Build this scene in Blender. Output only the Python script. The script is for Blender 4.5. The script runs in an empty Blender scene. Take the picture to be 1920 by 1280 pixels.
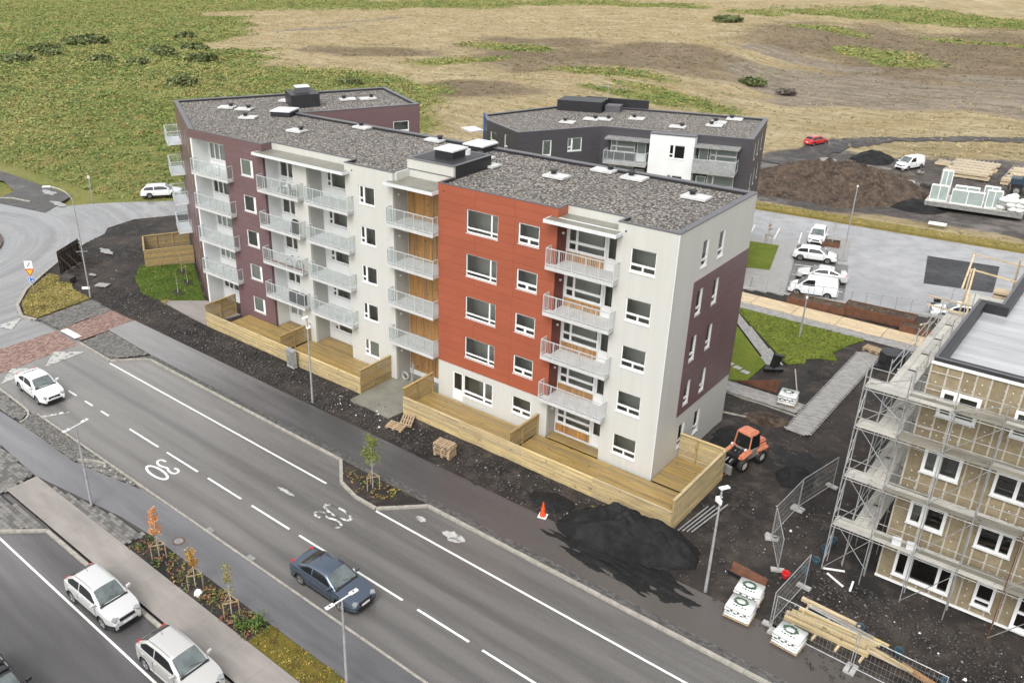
import bpy, bmesh, math, random
import numpy as np
from mathutils import Matrix, Vector

SC = bpy.context.scene
COL = SC.collection
random.seed(7)
rng = np.random.default_rng(11)
R = math.radians

# ------------------------------------------------------------------ camera
cam_d = bpy.data.cameras.new('camera')
cam = bpy.data.objects.new('camera', cam_d)
COL.objects.link(cam)
SC.camera = cam
cam_d.sensor_width = 36.0
cam_d.lens = 36.0 * 1625.77 / 1920
cam_d.shift_x = (960 - 740.04) / 1920
cam_d.shift_y = -(640 - 619.33) / 1920
cam_d.clip_start = 0.5
cam_d.clip_end = 6000
rx = Vector((0.7349740, 0.6777513, -0.0215945))
dn = Vector((0.2707526, -0.3225116, -0.9070167))
fw = Vector((-0.6216963, 0.6607870, -0.4205405))
m3 = Matrix((rx, -dn, -fw)).transposed()
cam.matrix_world = Matrix.Translation((17.911, -40.2566, 29.5)) @ m3.to_4x4()

# ------------------------------------------------------------------ sky, sun, exposure
SUN_EL, SUN_AZ = R(52), R(200)
W = bpy.data.worlds.new('World')
SC.world = W
W.use_nodes = True
nt = W.node_tree
bg = nt.nodes['Background']
sky = nt.nodes.new('ShaderNodeTexSky')
sky.sky_type = 'NISHITA'
sky.sun_disc = False
sky.sun_elevation = SUN_EL
sky.sun_rotation = SUN_AZ
sky.air_density = 1.6
sky.dust_density = 4.0
hs = nt.nodes.new('ShaderNodeHueSaturation')
hs.inputs['Saturation'].default_value = 0.10
nt.links.new(sky.outputs[0], hs.inputs['Color'])
nt.links.new(hs.outputs[0], bg.inputs['Color'])
bg.inputs['Strength'].default_value = 0.15
sl = bpy.data.lights.new('sun', 'SUN')
sl.energy = 0.65
sl.angle = R(24)
sl.color = (1.0, 0.97, 0.92)
sun = bpy.data.objects.new('sun', sl)
COL.objects.link(sun)
# towards the sun: azimuth measured so that it stands behind the camera, over the street
sd = Vector((math.sin(SUN_AZ) * math.cos(SUN_EL) * -1 * 0 + 0.25 * math.cos(SUN_EL), -0.97 * math.cos(SUN_EL), math.sin(SUN_EL)))
sun.rotation_euler = sd.to_track_quat('Z', 'Y').to_euler()
sky.sun_rotation = math.atan2(sd.x, sd.y)
vs = SC.view_settings
vs.view_transform = 'Standard'
vs.look = 'None'
vs.exposure = 0.78
vs.gamma = 1.0
vs.use_curve_mapping = False
SC.cycles.max_bounces = 6
SC.cycles.transparent_max_bounces = 12
SC.cycles.use_denoising = True

# ------------------------------------------------------------------ helpers
class MB:
    def __init__(s):
        s.v = []; s.f = []; s.m = []
    def add(s, vs_, fs, mi=0):
        n = len(s.v)
        s.v += [tuple(p) for p in vs_]
        s.f += [tuple(i + n for i in f) for f in fs]
        s.m += [mi] * len(fs)
        return s
    def box(s, x0, x1, y0, y1, z0, z1, mi=0):
        return s.add([(x0,y0,z0),(x1,y0,z0),(x1,y1,z0),(x0,y1,z0),(x0,y0,z1),(x1,y0,z1),(x1,y1,z1),(x0,y1,z1)],
              [(0,3,2,1),(4,5,6,7),(0,1,5,4),(1,2,6,5),(2,3,7,6),(3,0,4,7)], mi)
    def mbox(s, M, sx, sy, sz, mi=0):
        c = []
        for z in (-.5,.5):
            for x, y in ((-.5,-.5),(.5,-.5),(.5,.5),(-.5,.5)):
                c.append(M @ Vector((x*sx, y*sy, z*sz)))
        return s.add(c, [(0,3,2,1),(4,5,6,7),(0,1,5,4),(1,2,6,5),(2,3,7,6),(3,0,4,7)], mi)
    def rbox(s, c, sx, sy, sz, rz=0, ry=0, rx_=0, mi=0):
        M = Matrix.Translation(c) @ Matrix.Rotation(rz,4,'Z') @ Matrix.Rotation(ry,4,'Y') @ Matrix.Rotation(rx_,4,'X')
        return s.mbox(M, sx, sy, sz, mi)
    def bar(s, p, q, w, h=None, mi=0):
        p, q = Vector(p), Vector(q); d = q - p
        M = Matrix.Translation((p+q)/2) @ d.to_track_quat('X','Z').to_matrix().to_4x4()
        return s.mbox(M, d.length, w, h or w, mi)
    def tube(s, p, q, r, n=6, r2=None, mi=0, cap=True):
        p, q = Vector(p), Vector(q); d = q - p
        rot = d.to_track_quat('Z','Y').to_matrix()
        r2 = r if r2 is None else r2
        a = [rot @ Vector((math.cos(2*math.pi*i/n), math.sin(2*math.pi*i/n), 0)) for i in range(n)]
        vs_ = [p + x*r for x in a] + [q + x*r2 for x in a]
        fs = [(i,(i+1)%n,n+(i+1)%n,n+i) for i in range(n)]
        if cap: fs += [tuple(range(n-1,-1,-1)), tuple(range(n,2*n))]
        return s.add(vs_, fs, mi)
    def prism(s, pts, z0, z1, mi=0):
        n = len(pts)
        a = sum(pts[i][0]*pts[(i+1)%n][1]-pts[(i+1)%n][0]*pts[i][1] for i in range(n))
        if a < 0: pts = pts[::-1]
        vs_ = [(x,y,z0) for x,y in pts] + [(x,y,z1) for x,y in pts]
        fs = [tuple(range(n-1,-1,-1)), tuple(range(n,2*n))] + [(i,(i+1)%n,n+(i+1)%n,n+i) for i in range(n)]
        return s.add(vs_, fs, mi)
    def sheet(s, pts, z, mi=0):
        n = len(pts)
        a = sum(pts[i][0]*pts[(i+1)%n][1]-pts[(i+1)%n][0]*pts[i][1] for i in range(n))
        if a < 0: pts = pts[::-1]
        return s.add([(x,y,z) for x,y in pts], [tuple(range(n))], mi)
    def mesh(s, name, mats, smooth=False, angle=None):
        me = bpy.data.meshes.new(name)
        me.from_pydata(s.v, [], s.f)
        if not isinstance(mats, (list, tuple)): mats = [mats]
        for m in mats: me.materials.append(m)
        if len(mats) > 1: me.polygons.foreach_set('material_index', s.m)
        if smooth: me.polygons.foreach_set('use_smooth', [True]*len(me.polygons))
        if angle: me.set_sharp_from_angle(angle=R(angle))
        me.update()
        return me
    def build(s, name, mats, parent=None, loc=None, rz=0, smooth=False, angle=None):
        return put(s.mesh(name, mats, smooth, angle), name, parent, loc, rz)

def put(me, name, parent=None, loc=None, rz=0):
    o = bpy.data.objects.new(name, me)
    COL.objects.link(o)
    if parent: o.parent = parent
    if loc is not None: o.location = loc
    if rz: o.rotation_euler = (0,0,rz)
    return o

def tag(o, label, cat, group=None):
    o['label'] = label; o['category'] = cat
    if group: o['group'] = group
    return o
def thing(name, label, cat, loc=(0,0,0), rz=0, group=None):
    return tag(put(None, name, None, loc, rz), label, cat, group)
def struct(o):
    o['kind'] = 'structure'; return o
def stuff(o):
    o['kind'] = 'stuff'; return o
def clone(root, loc, rz=0, label=None, scale=None):
    r = root.copy(); COL.objects.link(r); r.location = loc; r.rotation_euler = (0,0,rz)
    if scale: r.scale = scale
    if label: r['label'] = label
    for ch in list(root.children):
        c = ch.copy(); COL.objects.link(c); c.parent = r
        for g in ch.children:
            d = g.copy(); COL.objects.link(d); d.parent = c
    return r

# value noise on arrays
def _hash(ix, iy, seed):
    h = (ix.astype(np.int64)*374761393 + iy.astype(np.int64)*668265263 + seed*982451653) & 0xffffffff
    h = ((h ^ (h >> 13)) * 1274126177) & 0xffffffff
    return ((h ^ (h >> 16)) & 0xffff) / 65535.0
def vnoise(x, y, seed=0):
    x = np.asarray(x, float); y = np.asarray(y, float)
    ix, iy = np.floor(x), np.floor(y); fx, fy = x-ix, y-iy
    fx, fy = fx*fx*(3-2*fx), fy*fy*(3-2*fy)
    a = _hash(ix,iy,seed); b = _hash(ix+1,iy,seed); c = _hash(ix,iy+1,seed); d = _hash(ix+1,iy+1,seed)
    return (a*(1-fx)+b*fx)*(1-fy) + (c*(1-fx)+d*fx)*fy
def fbm(x, y, seed=0, o=4):
    x = np.asarray(x, float); y = np.asarray(y, float)
    t = 0; a = .5
    for i in range(o):
        t = t + a*vnoise(x, y, seed+i); x = x*2.03; y = y*2.03; a *= .5
    return t
def inpoly(x, y, poly):
    x = np.asarray(x, float); y = np.asarray(y, float)
    r = np.zeros(x.shape, bool); n = len(poly)
    for i in range(n):
        x1,y1 = poly[i]; x2,y2 = poly[(i+1)%n]
        c = ((y1>y)!=(y2>y)) & (x < (x2-x1)*(y-y1)/((y2-y1) or 1e-9)+x1)
        r ^= c
    return r
def sstep(a, b, x):
    t = np.clip((x-a)/(b-a), 0, 1); return t*t*(3-2*t)

# ------------------------------------------------------------------ materials
def newmat(name):
    m = bpy.data.materials.new(name); m.use_nodes = True
    n = m.node_tree; return m, n, n.nodes['Principled BSDF']
def nd(n, t, **kw):
    x = n.nodes.new(t)
    for k, v in kw.items():
        if k in x.inputs: x.inputs[k].default_value = v
        else: setattr(x, k, v)
    return x
def lk(n, a, b): n.links.new(a, b)
def posmap(n, scale=(1,1,1), rot=(0,0,0)):
    g = nd(n, 'ShaderNodeNewGeometry'); mp = nd(n, 'ShaderNodeMapping')
    mp.inputs['Scale'].default_value = scale; mp.inputs['Rotation'].default_value = rot
    lk(n, g.outputs['Position'], mp.inputs['Vector']); return mp.outputs[0]
def noise(n, vec, scale, detail=5, rough=.6):
    x = nd(n, 'ShaderNodeTexNoise', Scale=scale, Detail=detail, Roughness=rough)
    lk(n, vec, x.inputs['Vector']); return x.outputs['Fac']
def remap(n, v, a, b, c=0., d=1.):
    x = nd(n, 'ShaderNodeMapRange'); x.inputs[1].default_value=a; x.inputs[2].default_value=b
    x.inputs[3].default_value=c; x.inputs[4].default_value=d; lk(n, v, x.inputs[0]); return x.outputs[0]
def mix(n, f, a, b):
    x = nd(n, 'ShaderNodeMix', data_type='RGBA')
    if isinstance(f, float): x.inputs[0].default_value = f
    else: lk(n, f, x.inputs[0])
    for s, v in ((6,a),(7,b)):
        if isinstance(v, tuple): x.inputs[s].default_value = (*v[:3],1)
        else: lk(n, v, x.inputs[s])
    return x.outputs[2]
def math_(n, op, a, b=None):
    x = nd(n, 'ShaderNodeMath', operation=op)
    for i, v in enumerate((a,b)):
        if v is None: continue
        if isinstance(v,(int,float)): x.inputs[i].default_value = v
        else: lk(n, v, x.inputs[i])
    return x.outputs[0]
def bump(n, bs, h, strength, dist=.02):
    b = nd(n, 'ShaderNodeBump', Strength=strength, Distance=dist)
    lk(n, h, b.inputs['Height']); lk(n, b.outputs[0], bs.inputs['Normal'])
def sc(c, k): return tuple(x*k for x in c)

def mat(name, col, rough=.6, var=.15, vs_=1.5, metal=0., spec=.5, bmp=0., bs_=30., rnd=0., stretch=(1,1,1), coat=0.):
    m, n, b = newmat(name)
    b.inputs['Roughness'].default_value = rough
    b.inputs['Metallic'].default_value = metal
    b.inputs['Specular IOR Level'].default_value = spec
    if coat: b.inputs['Coat Weight'].default_value = coat; b.inputs['Coat Roughness'].default_value = .04
    p = posmap(n, stretch)
    c = None
    if var:
        f = remap(n, noise(n, p, vs_, 6), .3, .7)
        c = mix(n, f, sc(col, 1-var), sc(col, 1+var))
    if rnd:
        oi = nd(n, 'ShaderNodeObjectInfo')
        k = remap(n, oi.outputs['Random'], 0, 1, 1-rnd, 1+rnd)
        hv = nd(n, 'ShaderNodeHueSaturation'); lk(n, k, hv.inputs['Value'])
        if c is None: hv.inputs['Color'].default_value = (*col,1)
        else: lk(n, c, hv.inputs['Color'])
        c = hv.outputs[0]
    if c is None: b.inputs['Base Color'].default_value = (*col,1)
    else: lk(n, c, b.inputs['Base Color'])
    if bmp: bump(n, b, noise(n, p, bs_, 4), bmp)
    return m

def asphalt(name, col, wet=(.22,.55), aniso=(1,1,1), spk=.5, vs_=.25, dry=None, lanes=None, ring=None):
    m, n, b = newmat(name)
    p = posmap(n); pl = posmap(n, aniso)
    big = noise(n, pl, vs_, 5); fine = noise(n, p, 22, 3, .7); mid = noise(n, pl, vs_*6, 4)
    c = mix(n, remap(n, big, .3,.7), sc(col,.72), sc(col,1.3))
    c = mix(n, remap(n, fine, .35,.75), c, mix(n, .5, c, sc(col, 1+spk*2.6)))
    c = mix(n, remap(n, mid, .42,.62, 0, .35), c, sc(col,.6))
    if dry:   # wet sky sheen painted as paler tarmac towards the roundabout, mud-stained towards the site
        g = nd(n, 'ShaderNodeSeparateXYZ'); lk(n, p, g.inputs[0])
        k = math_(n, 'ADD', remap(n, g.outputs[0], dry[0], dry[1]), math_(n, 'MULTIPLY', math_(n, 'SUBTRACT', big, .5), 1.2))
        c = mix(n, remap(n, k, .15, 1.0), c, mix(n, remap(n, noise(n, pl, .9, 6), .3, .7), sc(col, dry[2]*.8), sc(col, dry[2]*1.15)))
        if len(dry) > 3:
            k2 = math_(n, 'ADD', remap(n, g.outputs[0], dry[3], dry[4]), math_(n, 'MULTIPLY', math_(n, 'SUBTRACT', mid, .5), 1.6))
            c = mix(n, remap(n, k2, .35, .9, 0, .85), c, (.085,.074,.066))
    if ring:   # circular tyre marks
        vm = nd(n,'ShaderNodeVectorMath',operation='DISTANCE'); lk(n,p,vm.inputs[0]); vm.inputs[1].default_value = (ring[0],ring[1],0)
        cb = nd(n,'ShaderNodeCombineXYZ'); lk(n,vm.outputs['Value'],cb.inputs[0]); lk(n,math_(n,'MULTIPLY',big,1.5),cb.inputs[1])
        c = mix(n, remap(n, noise(n,cb.outputs[0],.8,5,.7), .38,.62,0,.75), sc(col,1.12), sc(col,.62))
    if lanes:   # polished wheel tracks and the oily middle of each lane
        gy = nd(n, 'ShaderNodeSeparateXYZ'); lk(n, p, gy.inputs[0]); wob = math_(n,'MULTIPLY',math_(n,'SUBTRACT',noise(n,posmap(n,(.15,.5,1)),.5,4),.5),.7)
        for yc in lanes:
            d = math_(n,'ABSOLUTE',math_(n,'ADD',math_(n,'SUBTRACT',gy.outputs[1],yc),wob))
            c = mix(n, remap(n, math_(n,'ABSOLUTE',math_(n,'SUBTRACT',d,.78)), .12,.5,.32,0), c, sc(col,1.9))
            c = mix(n, remap(n, d, .05,.5,.35,0), c, sc(col,.55))
    lk(n, c, b.inputs['Base Color'])
    r = math_(n, 'ADD', remap(n, big, .35,.65, wet[0], wet[1]), remap(n, mid, .3,.7,-.08,.08))
    lk(n, r, b.inputs['Roughness'])
    bump(n, b, fine, .25, .01)
    return m
MA = {}
MA['road'] = asphalt('road_asphalt', (.088,.084,.080), (.16,.40), (.10,1.3,1), dry=(-6,-50,2.6), spk=.7, lanes=(-14.2,-18.0))  # dry sets the start, end and paleness of the painted sheen
MA['roundabout'] = asphalt('roundabout_asphalt', (.22,.22,.223), (.14,.36), (1,1,1), spk=.15, ring=(-78,-13.5))
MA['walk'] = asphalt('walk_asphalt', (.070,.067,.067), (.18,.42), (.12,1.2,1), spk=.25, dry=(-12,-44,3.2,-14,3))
MA['parking'] = asphalt('parking_asphalt', (.26,.26,.265), (.18,.4), (1,1,1), spk=.2, vs_=.12)
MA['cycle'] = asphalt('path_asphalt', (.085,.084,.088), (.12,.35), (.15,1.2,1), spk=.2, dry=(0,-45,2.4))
MA['newasphalt'] = asphalt('dark_asphalt', (.022,.022,.024), (.4,.7), (1,1,1), spk=.3)
MA['gravel_lot'] = asphalt('gravel_lot', (.05,.048,.046), (.35,.8), (1,1,1), spk=.9)

def soil_mat(name, a, b2, c3, s1=.35, stones=True):
    m, n, b = newmat(name)
    p = posmap(n)
    c = mix(n, remap(n, noise(n, p, s1, 6, .65), .38,.62), a, b2)
    c = mix(n, remap(n, noise(n, p, s1*4, 5, .7), .5,.75), c, c3)
    if stones:
        v = nd(n, 'ShaderNodeTexVoronoi', Scale=5.5); lk(n, p, v.inputs['Vector'])
        w = nd(n, 'ShaderNodeSeparateColor'); lk(n, v.outputs['Color'], w.inputs[0])
        near = remap(n, v.outputs['Distance'], .16,.3,1,0)
        pick = remap(n, w.outputs[0], .86,.9)
        dens = remap(n, noise(n, p, .5, 4), .4,.65)
        f = math_(n, 'MULTIPLY', math_(n,'MULTIPLY',near,pick), dens)
        c = mix(n, f, c, (.26,.25,.24))
    lk(n, c, b.inputs['Base Color'])
    lk(n, remap(n, noise(n, p, .8, 4), .35,.65,.55,.95), b.inputs['Roughness'])
    b.inputs['Specular IOR Level'].default_value = .35
    bump(n, b, noise(n, p, 9, 6, .7), .9, .08)
    return m
MA['soil'] = soil_mat('dark_soil', (.011,.0105,.0105), (.042,.033,.028), (.085,.068,.056), .20)
MA['sand_heap'] = soil_mat('black_sand', (.0055,.0055,.006), (.009,.009,.0092), (.018,.0175,.017), .5, False)
MA['brown_heap'] = soil_mat('brown_earth', (.036,.024,.016), (.085,.058,.040), (.15,.112,.082), .7)
MA['yard'] = soil_mat('yard_gravel', (.045,.042,.042), (.075,.068,.064), (.12,.11,.105), .12)

def gravel_roof():
    m, n, b = newmat('roof_gravel')
    p = posmap(n)
    v = nd(n, 'ShaderNodeTexVoronoi', Scale=7.6); lk(n, p, v.inputs['Vector'])
    cr = nd(n, 'ShaderNodeValToRGB'); sp = nd(n, 'ShaderNodeSeparateColor')
    lk(n, v.outputs['Color'], sp.inputs[0]); lk(n, sp.outputs[0], cr.inputs[0])
    e = cr.color_ramp.elements
    e[0].position = 0; e[0].color = (.14,.126,.11,1); e[1].position = 1; e[1].color = (.55,.505,.44,1)
    for pos, c in ((.35,(.21,.19,.17,1)),(.7,(.34,.31,.28,1))):
        x = cr.color_ramp.elements.new(pos); x.color = c
    c = mix(n, remap(n, v.outputs['Distance'], .38,.7), cr.outputs[0], (.05,.045,.04))
    c = mix(n, remap(n, noise(n, p, .3, 3), .3,.7,0,.22), c, (.08,.075,.065))
    lk(n, c, b.inputs['Base Color']); b.inputs['Roughness'].default_value = .85
    bump(n, b, math_(n,'SUBTRACT',1.,v.outputs['Distance']), 1., .12)
    return m
MA['gravel'] = gravel_roof()

def ribbed(name, col, axis, period, rough=.45, depth=.006, var=.04):
    m, n, b = newmat(name)
    g = nd(n, 'ShaderNodeNewGeometry'); s = nd(n, 'ShaderNodeSeparateXYZ'); lk(n, g.outputs['Position'], s.inputs[0])
    a = s.outputs[axis] if axis != 'XY' else math_(n, 'ADD', s.outputs[0], s.outputs[1])
    w = math_(n, 'SINE', math_(n, 'MULTIPLY', a, 2*math.pi/period))
    st = noise(n, posmap(n, (2.2,2.2,.10)), 1.2, 6)
    lk(n, mix(n, remap(n, st, .3,.7), sc(col,1-var), sc(col,1+var)), b.inputs['Base Color'])
    b.inputs['Roughness'].default_value = rough
    bump(n, b, w, .35, depth)
    return m
MA['white_wall'] = ribbed('white_cladding', (.52,.515,.48), 'XY', .2)
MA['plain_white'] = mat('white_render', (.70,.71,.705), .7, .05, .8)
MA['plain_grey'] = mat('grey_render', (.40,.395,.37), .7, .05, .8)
MA['red'] = mat('red_panel', (.315,.085,.045), .42, .06, .5, rnd=.035)
MA['darkred'] = mat('dark_red_render', (.13,.026,.016), .5, .1, .8)
MA['maroon'] = mat('maroon_panel', (.145,.088,.092), .4, .07, .5, rnd=.03)
MA['charcoal'] = mat('charcoal_panel', (.060,.056,.063), .42, .06, .5, rnd=.02)
MA['coping'] = mat('grey_flashing', (.115,.112,.122), .4, .1, 2, metal=.2)
MA['membrane'] = mat('black_membrane', (.020,.020,.023), .45, .2, 1.2)
MA['metal_white'] = mat('white_metal', (.62,.63,.64), .4, .06, 3)
MA['frame'] = mat('white_frame', (.76,.76,.75), .4, 0)
MA['galv'] = mat('galvanised_steel', (.47,.48,.49), .45, .2, 4, metal=.55)
MA['railing'] = mat('pale_railing_steel', (.58,.60,.61), .4, .08, 4, metal=.3)
MA['darkgalv'] = mat('weathered_steel', (.30,.30,.29), .55, .3, 3, metal=.4)
MA['rust'] = mat('rusty_steel', (.13,.055,.030), .75, .35, 2.5, bmp=.2)
MA['slabconc'] = mat('balcony_concrete', (.50,.50,.49), .7, .1, 1.5)
MA['concrete'] = mat('concrete', (.36,.35,.335), .8, .12, 1.2, bmp=.15, bs_=14)
MA['wet_concrete'] = mat('wet_concrete', (.185,.180,.150), .38, .2, .9)
MA['path_conc'] = mat('path_concrete', (.25,.228,.208), .5, .18, .7, bmp=.1, bs_=12, stretch=(.5,1.6,1))
MA['kerb'] = mat('kerb_concrete', (.30,.28,.245), .75, .25, 3, bmp=.2, bs_=12)
MA['paint'] = mat('road_paint', (.70,.70,.68), .5, .12, 6)
MA['black'] = mat('black_plastic', (.014,.014,.015), .5, 0)
MA['rubber'] = mat('tyre_rubber', (.016,.016,.016), .75, .2, 8)
MA['chrome'] = mat('alloy_rim', (.45,.46,.47), .3, 0, metal=.8)
MA['asphalt_joint'] = MA['black']

def wood(name, col, axis_stretch, rough=.6, rnd=.22, var=.3):
    m, n, b = newmat(name)
    p = posmap(n, axis_stretch)
    f = remap(n, noise(n, p, 3.0, 6, .65), .3,.7)
    c = mix(n, f, sc(col,1-var), sc(col,1+var))
    kn = remap(n, noise(n, posmap(n), 3.3, 2), .66,.72)
    c = mix(n, kn, c, sc(col,.45))
    oi = nd(n, 'ShaderNodeObjectInfo')
    hv = nd(n, 'ShaderNodeHueSaturation'); lk(n, c, hv.inputs['Color'])
    lk(n, remap(n, oi.outputs['Random'],0,1,1-rnd,1+rnd), hv.inputs['Value'])
    lk(n, remap(n, oi.outputs['Random'],0,1,.85,1.08), hv.inputs['Saturation'])
    lk(n, hv.outputs[0], b.inputs['Base Color']); b.inputs['Roughness'].default_value = rough
    return m
MA['pine_x'] = wood('pine_boards_along', (.47,.365,.19), (.25,3,3))
MA['pine_y'] = wood('pine_boards_across', (.47,.365,.19), (3,.25,3))
MA['pine_old'] = wood('pine_boards_weathered', (.33,.235,.10), (.25,3,3))
MA['pine_old_y'] = wood('pine_boards_weathered_across', (.33,.235,.10), (3,.25,3))
MA['deck'] = wood('deck_boards_damp', (.27,.185,.068), (.25,3,3), .45)
MA['larch'] = wood('larch_cladding', (.36,.19,.068), (3,3,.2), .55, .28)
MA['lightwood'] = wood('light_timber', (.52,.41,.26), (.4,3,3), .7, .15)
MA['pallet'] = wood('pallet_wood', (.36,.26,.16), (2,2,2), .75, .12)
MA['greywood'] = wood('bleached_planks', (.42,.405,.365), (.5,.5,3), .75, .12, .18)
MA['darkwood'] = wood('dark_stained_wood', (.045,.033,.025), (1,1,1), .7, .2)

def glass(name, tint=(.55,.6,.6), refl=.5):
    m, n, b = newmat(name)
    out = n.nodes['Material Output']; n.nodes.remove(b)
    t = nd(n,'ShaderNodeBsdfTransparent'); t.inputs[0].default_value = (*tint,1)
    g = nd(n,'ShaderNodeBsdfGlossy', Roughness=.02)
    fr = nd(n,'ShaderNodeFresnel', IOR=1.55)
    k = math_(n,'MINIMUM', math_(n,'MULTIPLY', fr.outputs[0], 1+refl), 1.)
    x = nd(n,'ShaderNodeMixShader'); lk(n,k,x.inputs[0]); lk(n,t.outputs[0],x.inputs[1]); lk(n,g.outputs[0],x.inputs[2])
    lk(n,x.outputs[0],out.inputs[0]); return m
MA['glass'] = glass('window_glass', (.74,.77,.75))
MA['railglass'] = None
def frosted():
    m, n, b = newmat('railing_glass')
    out = n.nodes['Material Output']
    b.inputs['Base Color'].default_value = (.55,.58,.58,1); b.inputs['Roughness'].default_value=.15
    t = nd(n,'ShaderNodeBsdfTransparent'); t.inputs[0].default_value=(.93,.95,.95,1)
    x = nd(n,'ShaderNodeMixShader'); x.inputs[0].default_value=.09
    lk(n,t.outputs[0],x.inputs[1]); lk(n,b.outputs[0],x.inputs[2]); lk(n,x.outputs[0],out.inputs[0]); return m
MA['railglass'] = frosted()
MA['room'] = mat('room_plaster', (.80,.79,.74), .9, 0)
MA['blind'] = mat('window_blind', (.62,.65,.63), .8, .05, 6, stretch=(12,12,.2))
MA['darkglass'] = mat('tinted_glass', (.012,.014,.016), .06, 0, spec=.8)
MA['carglass'] = mat('windscreen_glass', (.10,.12,.12), .05, .5, 1.6, spec=.9)
def grass(name, a, b_, c_, s=.6):
    m, n, b = newmat(name)
    p = posmap(n)
    c = mix(n, remap(n, noise(n,p,s,6,.65),.35,.65), a, b_)
    c = mix(n, remap(n, noise(n,p,s*9,5,.7),.45,.7,0,.8), c, c_)
    lk(n,c,b.inputs['Base Color']); b.inputs['Roughness'].default_value=.9; b.inputs['Specular IOR Level'].default_value=.15
    bump(n,b,noise(n,p,14,5,.75),1.,.06); return m
MA['lawn'] = grass('lawn_grass', (.105,.150,.020), (.175,.190,.030), (.065,.105,.014))
MA['lawn2'] = grass('dark_lawn_grass', (.050,.090,.012), (.085,.125,.02), (.03,.06,.008))  # darker green grass of the wing lawn
MA['drygrass'] = grass('dry_grass', (.24,.185,.06), (.155,.145,.035), (.34,.25,.10), .9)
MA['moss'] = grass('mossy_grass', (.15,.115,.022), (.085,.075,.018), (.21,.165,.03), 1.6)
# ------------------------------------------------------------------ building kit
class Frame:
    """A wall line from P to Q (interior on the left of travel): local x along, y inward, z up."""
    def __init__(s, P, Q):
        s.P = Vector((P[0],P[1],0)); d = Vector((Q[0]-P[0],Q[1]-P[1],0)); s.L = d.length
        s.a = math.atan2(d.y, d.x); s.u = d.normalized(); s.n = Vector((-s.u.y, s.u.x, 0))
    def at(s, u, y, z): return s.P + s.u*u + s.n*y + Vector((0,0,z))

def cut_cells(u0,u1,z0,z1,holes):
    holes = [h for h in holes if h[0]<u1-1e-4 and h[1]>u0+1e-4 and h[2]<z1-1e-4 and h[3]>z0+1e-4]
    zs = sorted({z0,z1,*[min(max(h[k],z0),z1) for h in holes for k in (2,3)]})
    out = []
    for a, b in zip(zs, zs[1:]):
        if b-a < 1e-4: continue
        zc = (a+b)/2
        blk = sorted((max(h[0],u0),min(h[1],u1)) for h in holes if h[2]<zc<h[3])
        c = u0
        for p, q in blk:
            if p > c+1e-4: out.append((c,p,a,b))
            c = max(c,q)
        if c < u1-1e-4: out.append((c,u1,a,b))
    return out
def wall(parent, F, u0,u1,z0,z1, m, holes=(), t=.2, y=0., name='wall'):
    mb = MB()
    for a,b,c,d in cut_cells(u0,u1,z0,z1,list(holes)): mb.box(a,b,y,y+t,c,d)
    return mb.build(name, m, parent, F.at(0,0,0), F.a)
def panels(parent, F, u0,u1,z0,z1, pw, ph, m, holes=(), name='cladding_panel', off=0.5, proud=.022, gap=.010):
    r = 0; z = z0
    while z < z1-.02:
        zb = min(z+ph, z1)
        u = u0 - (pw*off if r % 2 else 0)
        while u < u1-.02:
            a, b = max(u,u0), min(u+pw,u1)
            if b-a > .03:
                cells = cut_cells(a+gap/2,b-gap/2,z+gap/2,zb-gap/2,list(holes))
                if len(cells) == 2 and abs(cells[0][2]-cells[1][2]) < .01 and abs(cells[0][3]-cells[1][3]) < .01 and cells[1][0]-cells[0][1] > .02:
                    for c in cells: MB().box(c[0],c[1],-proud,0,c[2],c[3]).build(name, m, parent, F.at(0,0,0), F.a)
                elif cells:
                    mb = MB()
                    for c in cells: mb.box(c[0],c[1],-proud,0,c[2],c[3])
                    mb.build(name, m, parent, F.at(0,0,0), F.a)
            u += pw
        z += ph; r += 1

LAY = {
 'C': (1.5,1.36,[(.06,1.44,.48,1.30),(.06,.70,.10,.37),(.80,1.44,.10,.37)]),
 'Ra':(2.4,1.5,[(.06,1.84,.36,1.44),(1.94,2.34,.36,1.44),(.06,1.84,.08,.27),(1.94,2.34,.08,.27)]),
 'Rb':(1.48,1.28,[(.08,1.40,.48,1.20),(.08,.66,.10,.34),(.82,1.40,.10,.34)]),
 'W': (1.48,1.30,[(.08,.36,.46,1.22),(.08,.36,.12,.36),(.52,1.40,.08,1.22)]),
 'M': (1.54,1.33,[(.08,1.20,.08,1.25)]),
 'E': (.72,1.58,[(.08,.64,.46,1.50),(.08,.64,.10,.36)]),
 'A': (2.42,1.55,[(.08,.50,.62,1.47),(.64,2.34,.62,1.47),(.08,.50,.10,.46),(.64,2.34,.10,.46)]),
 'door':(.92,2.12,[(.10,.82,.72,2.02)]),
 'C2':(2.3,1.32,[(.08,.36,.48,1.24),(.08,.36,.10,.36),(.52,2.22,.10,1.24)]),
 'C1':(1.95,1.40,[(.08,.80,.10,1.32),(.95,1.87,.10,1.32)]),
 'D1':(2.15,1.42,[(.08,.62,.10,1.34),(.74,1.28,.10,1.34),(1.40,2.07,.10,1.34)]),
 'gdoor':(.9,2.1,[(.12,.78,.75,1.98)]),
 'Rg':(2.45,1.6,[(.08,1.66,.42,1.52),(1.80,2.36,.42,1.52),(.08,1.66,.08,.28),(1.80,2.36,.08,.28)]),
}
_wm = {}
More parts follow.
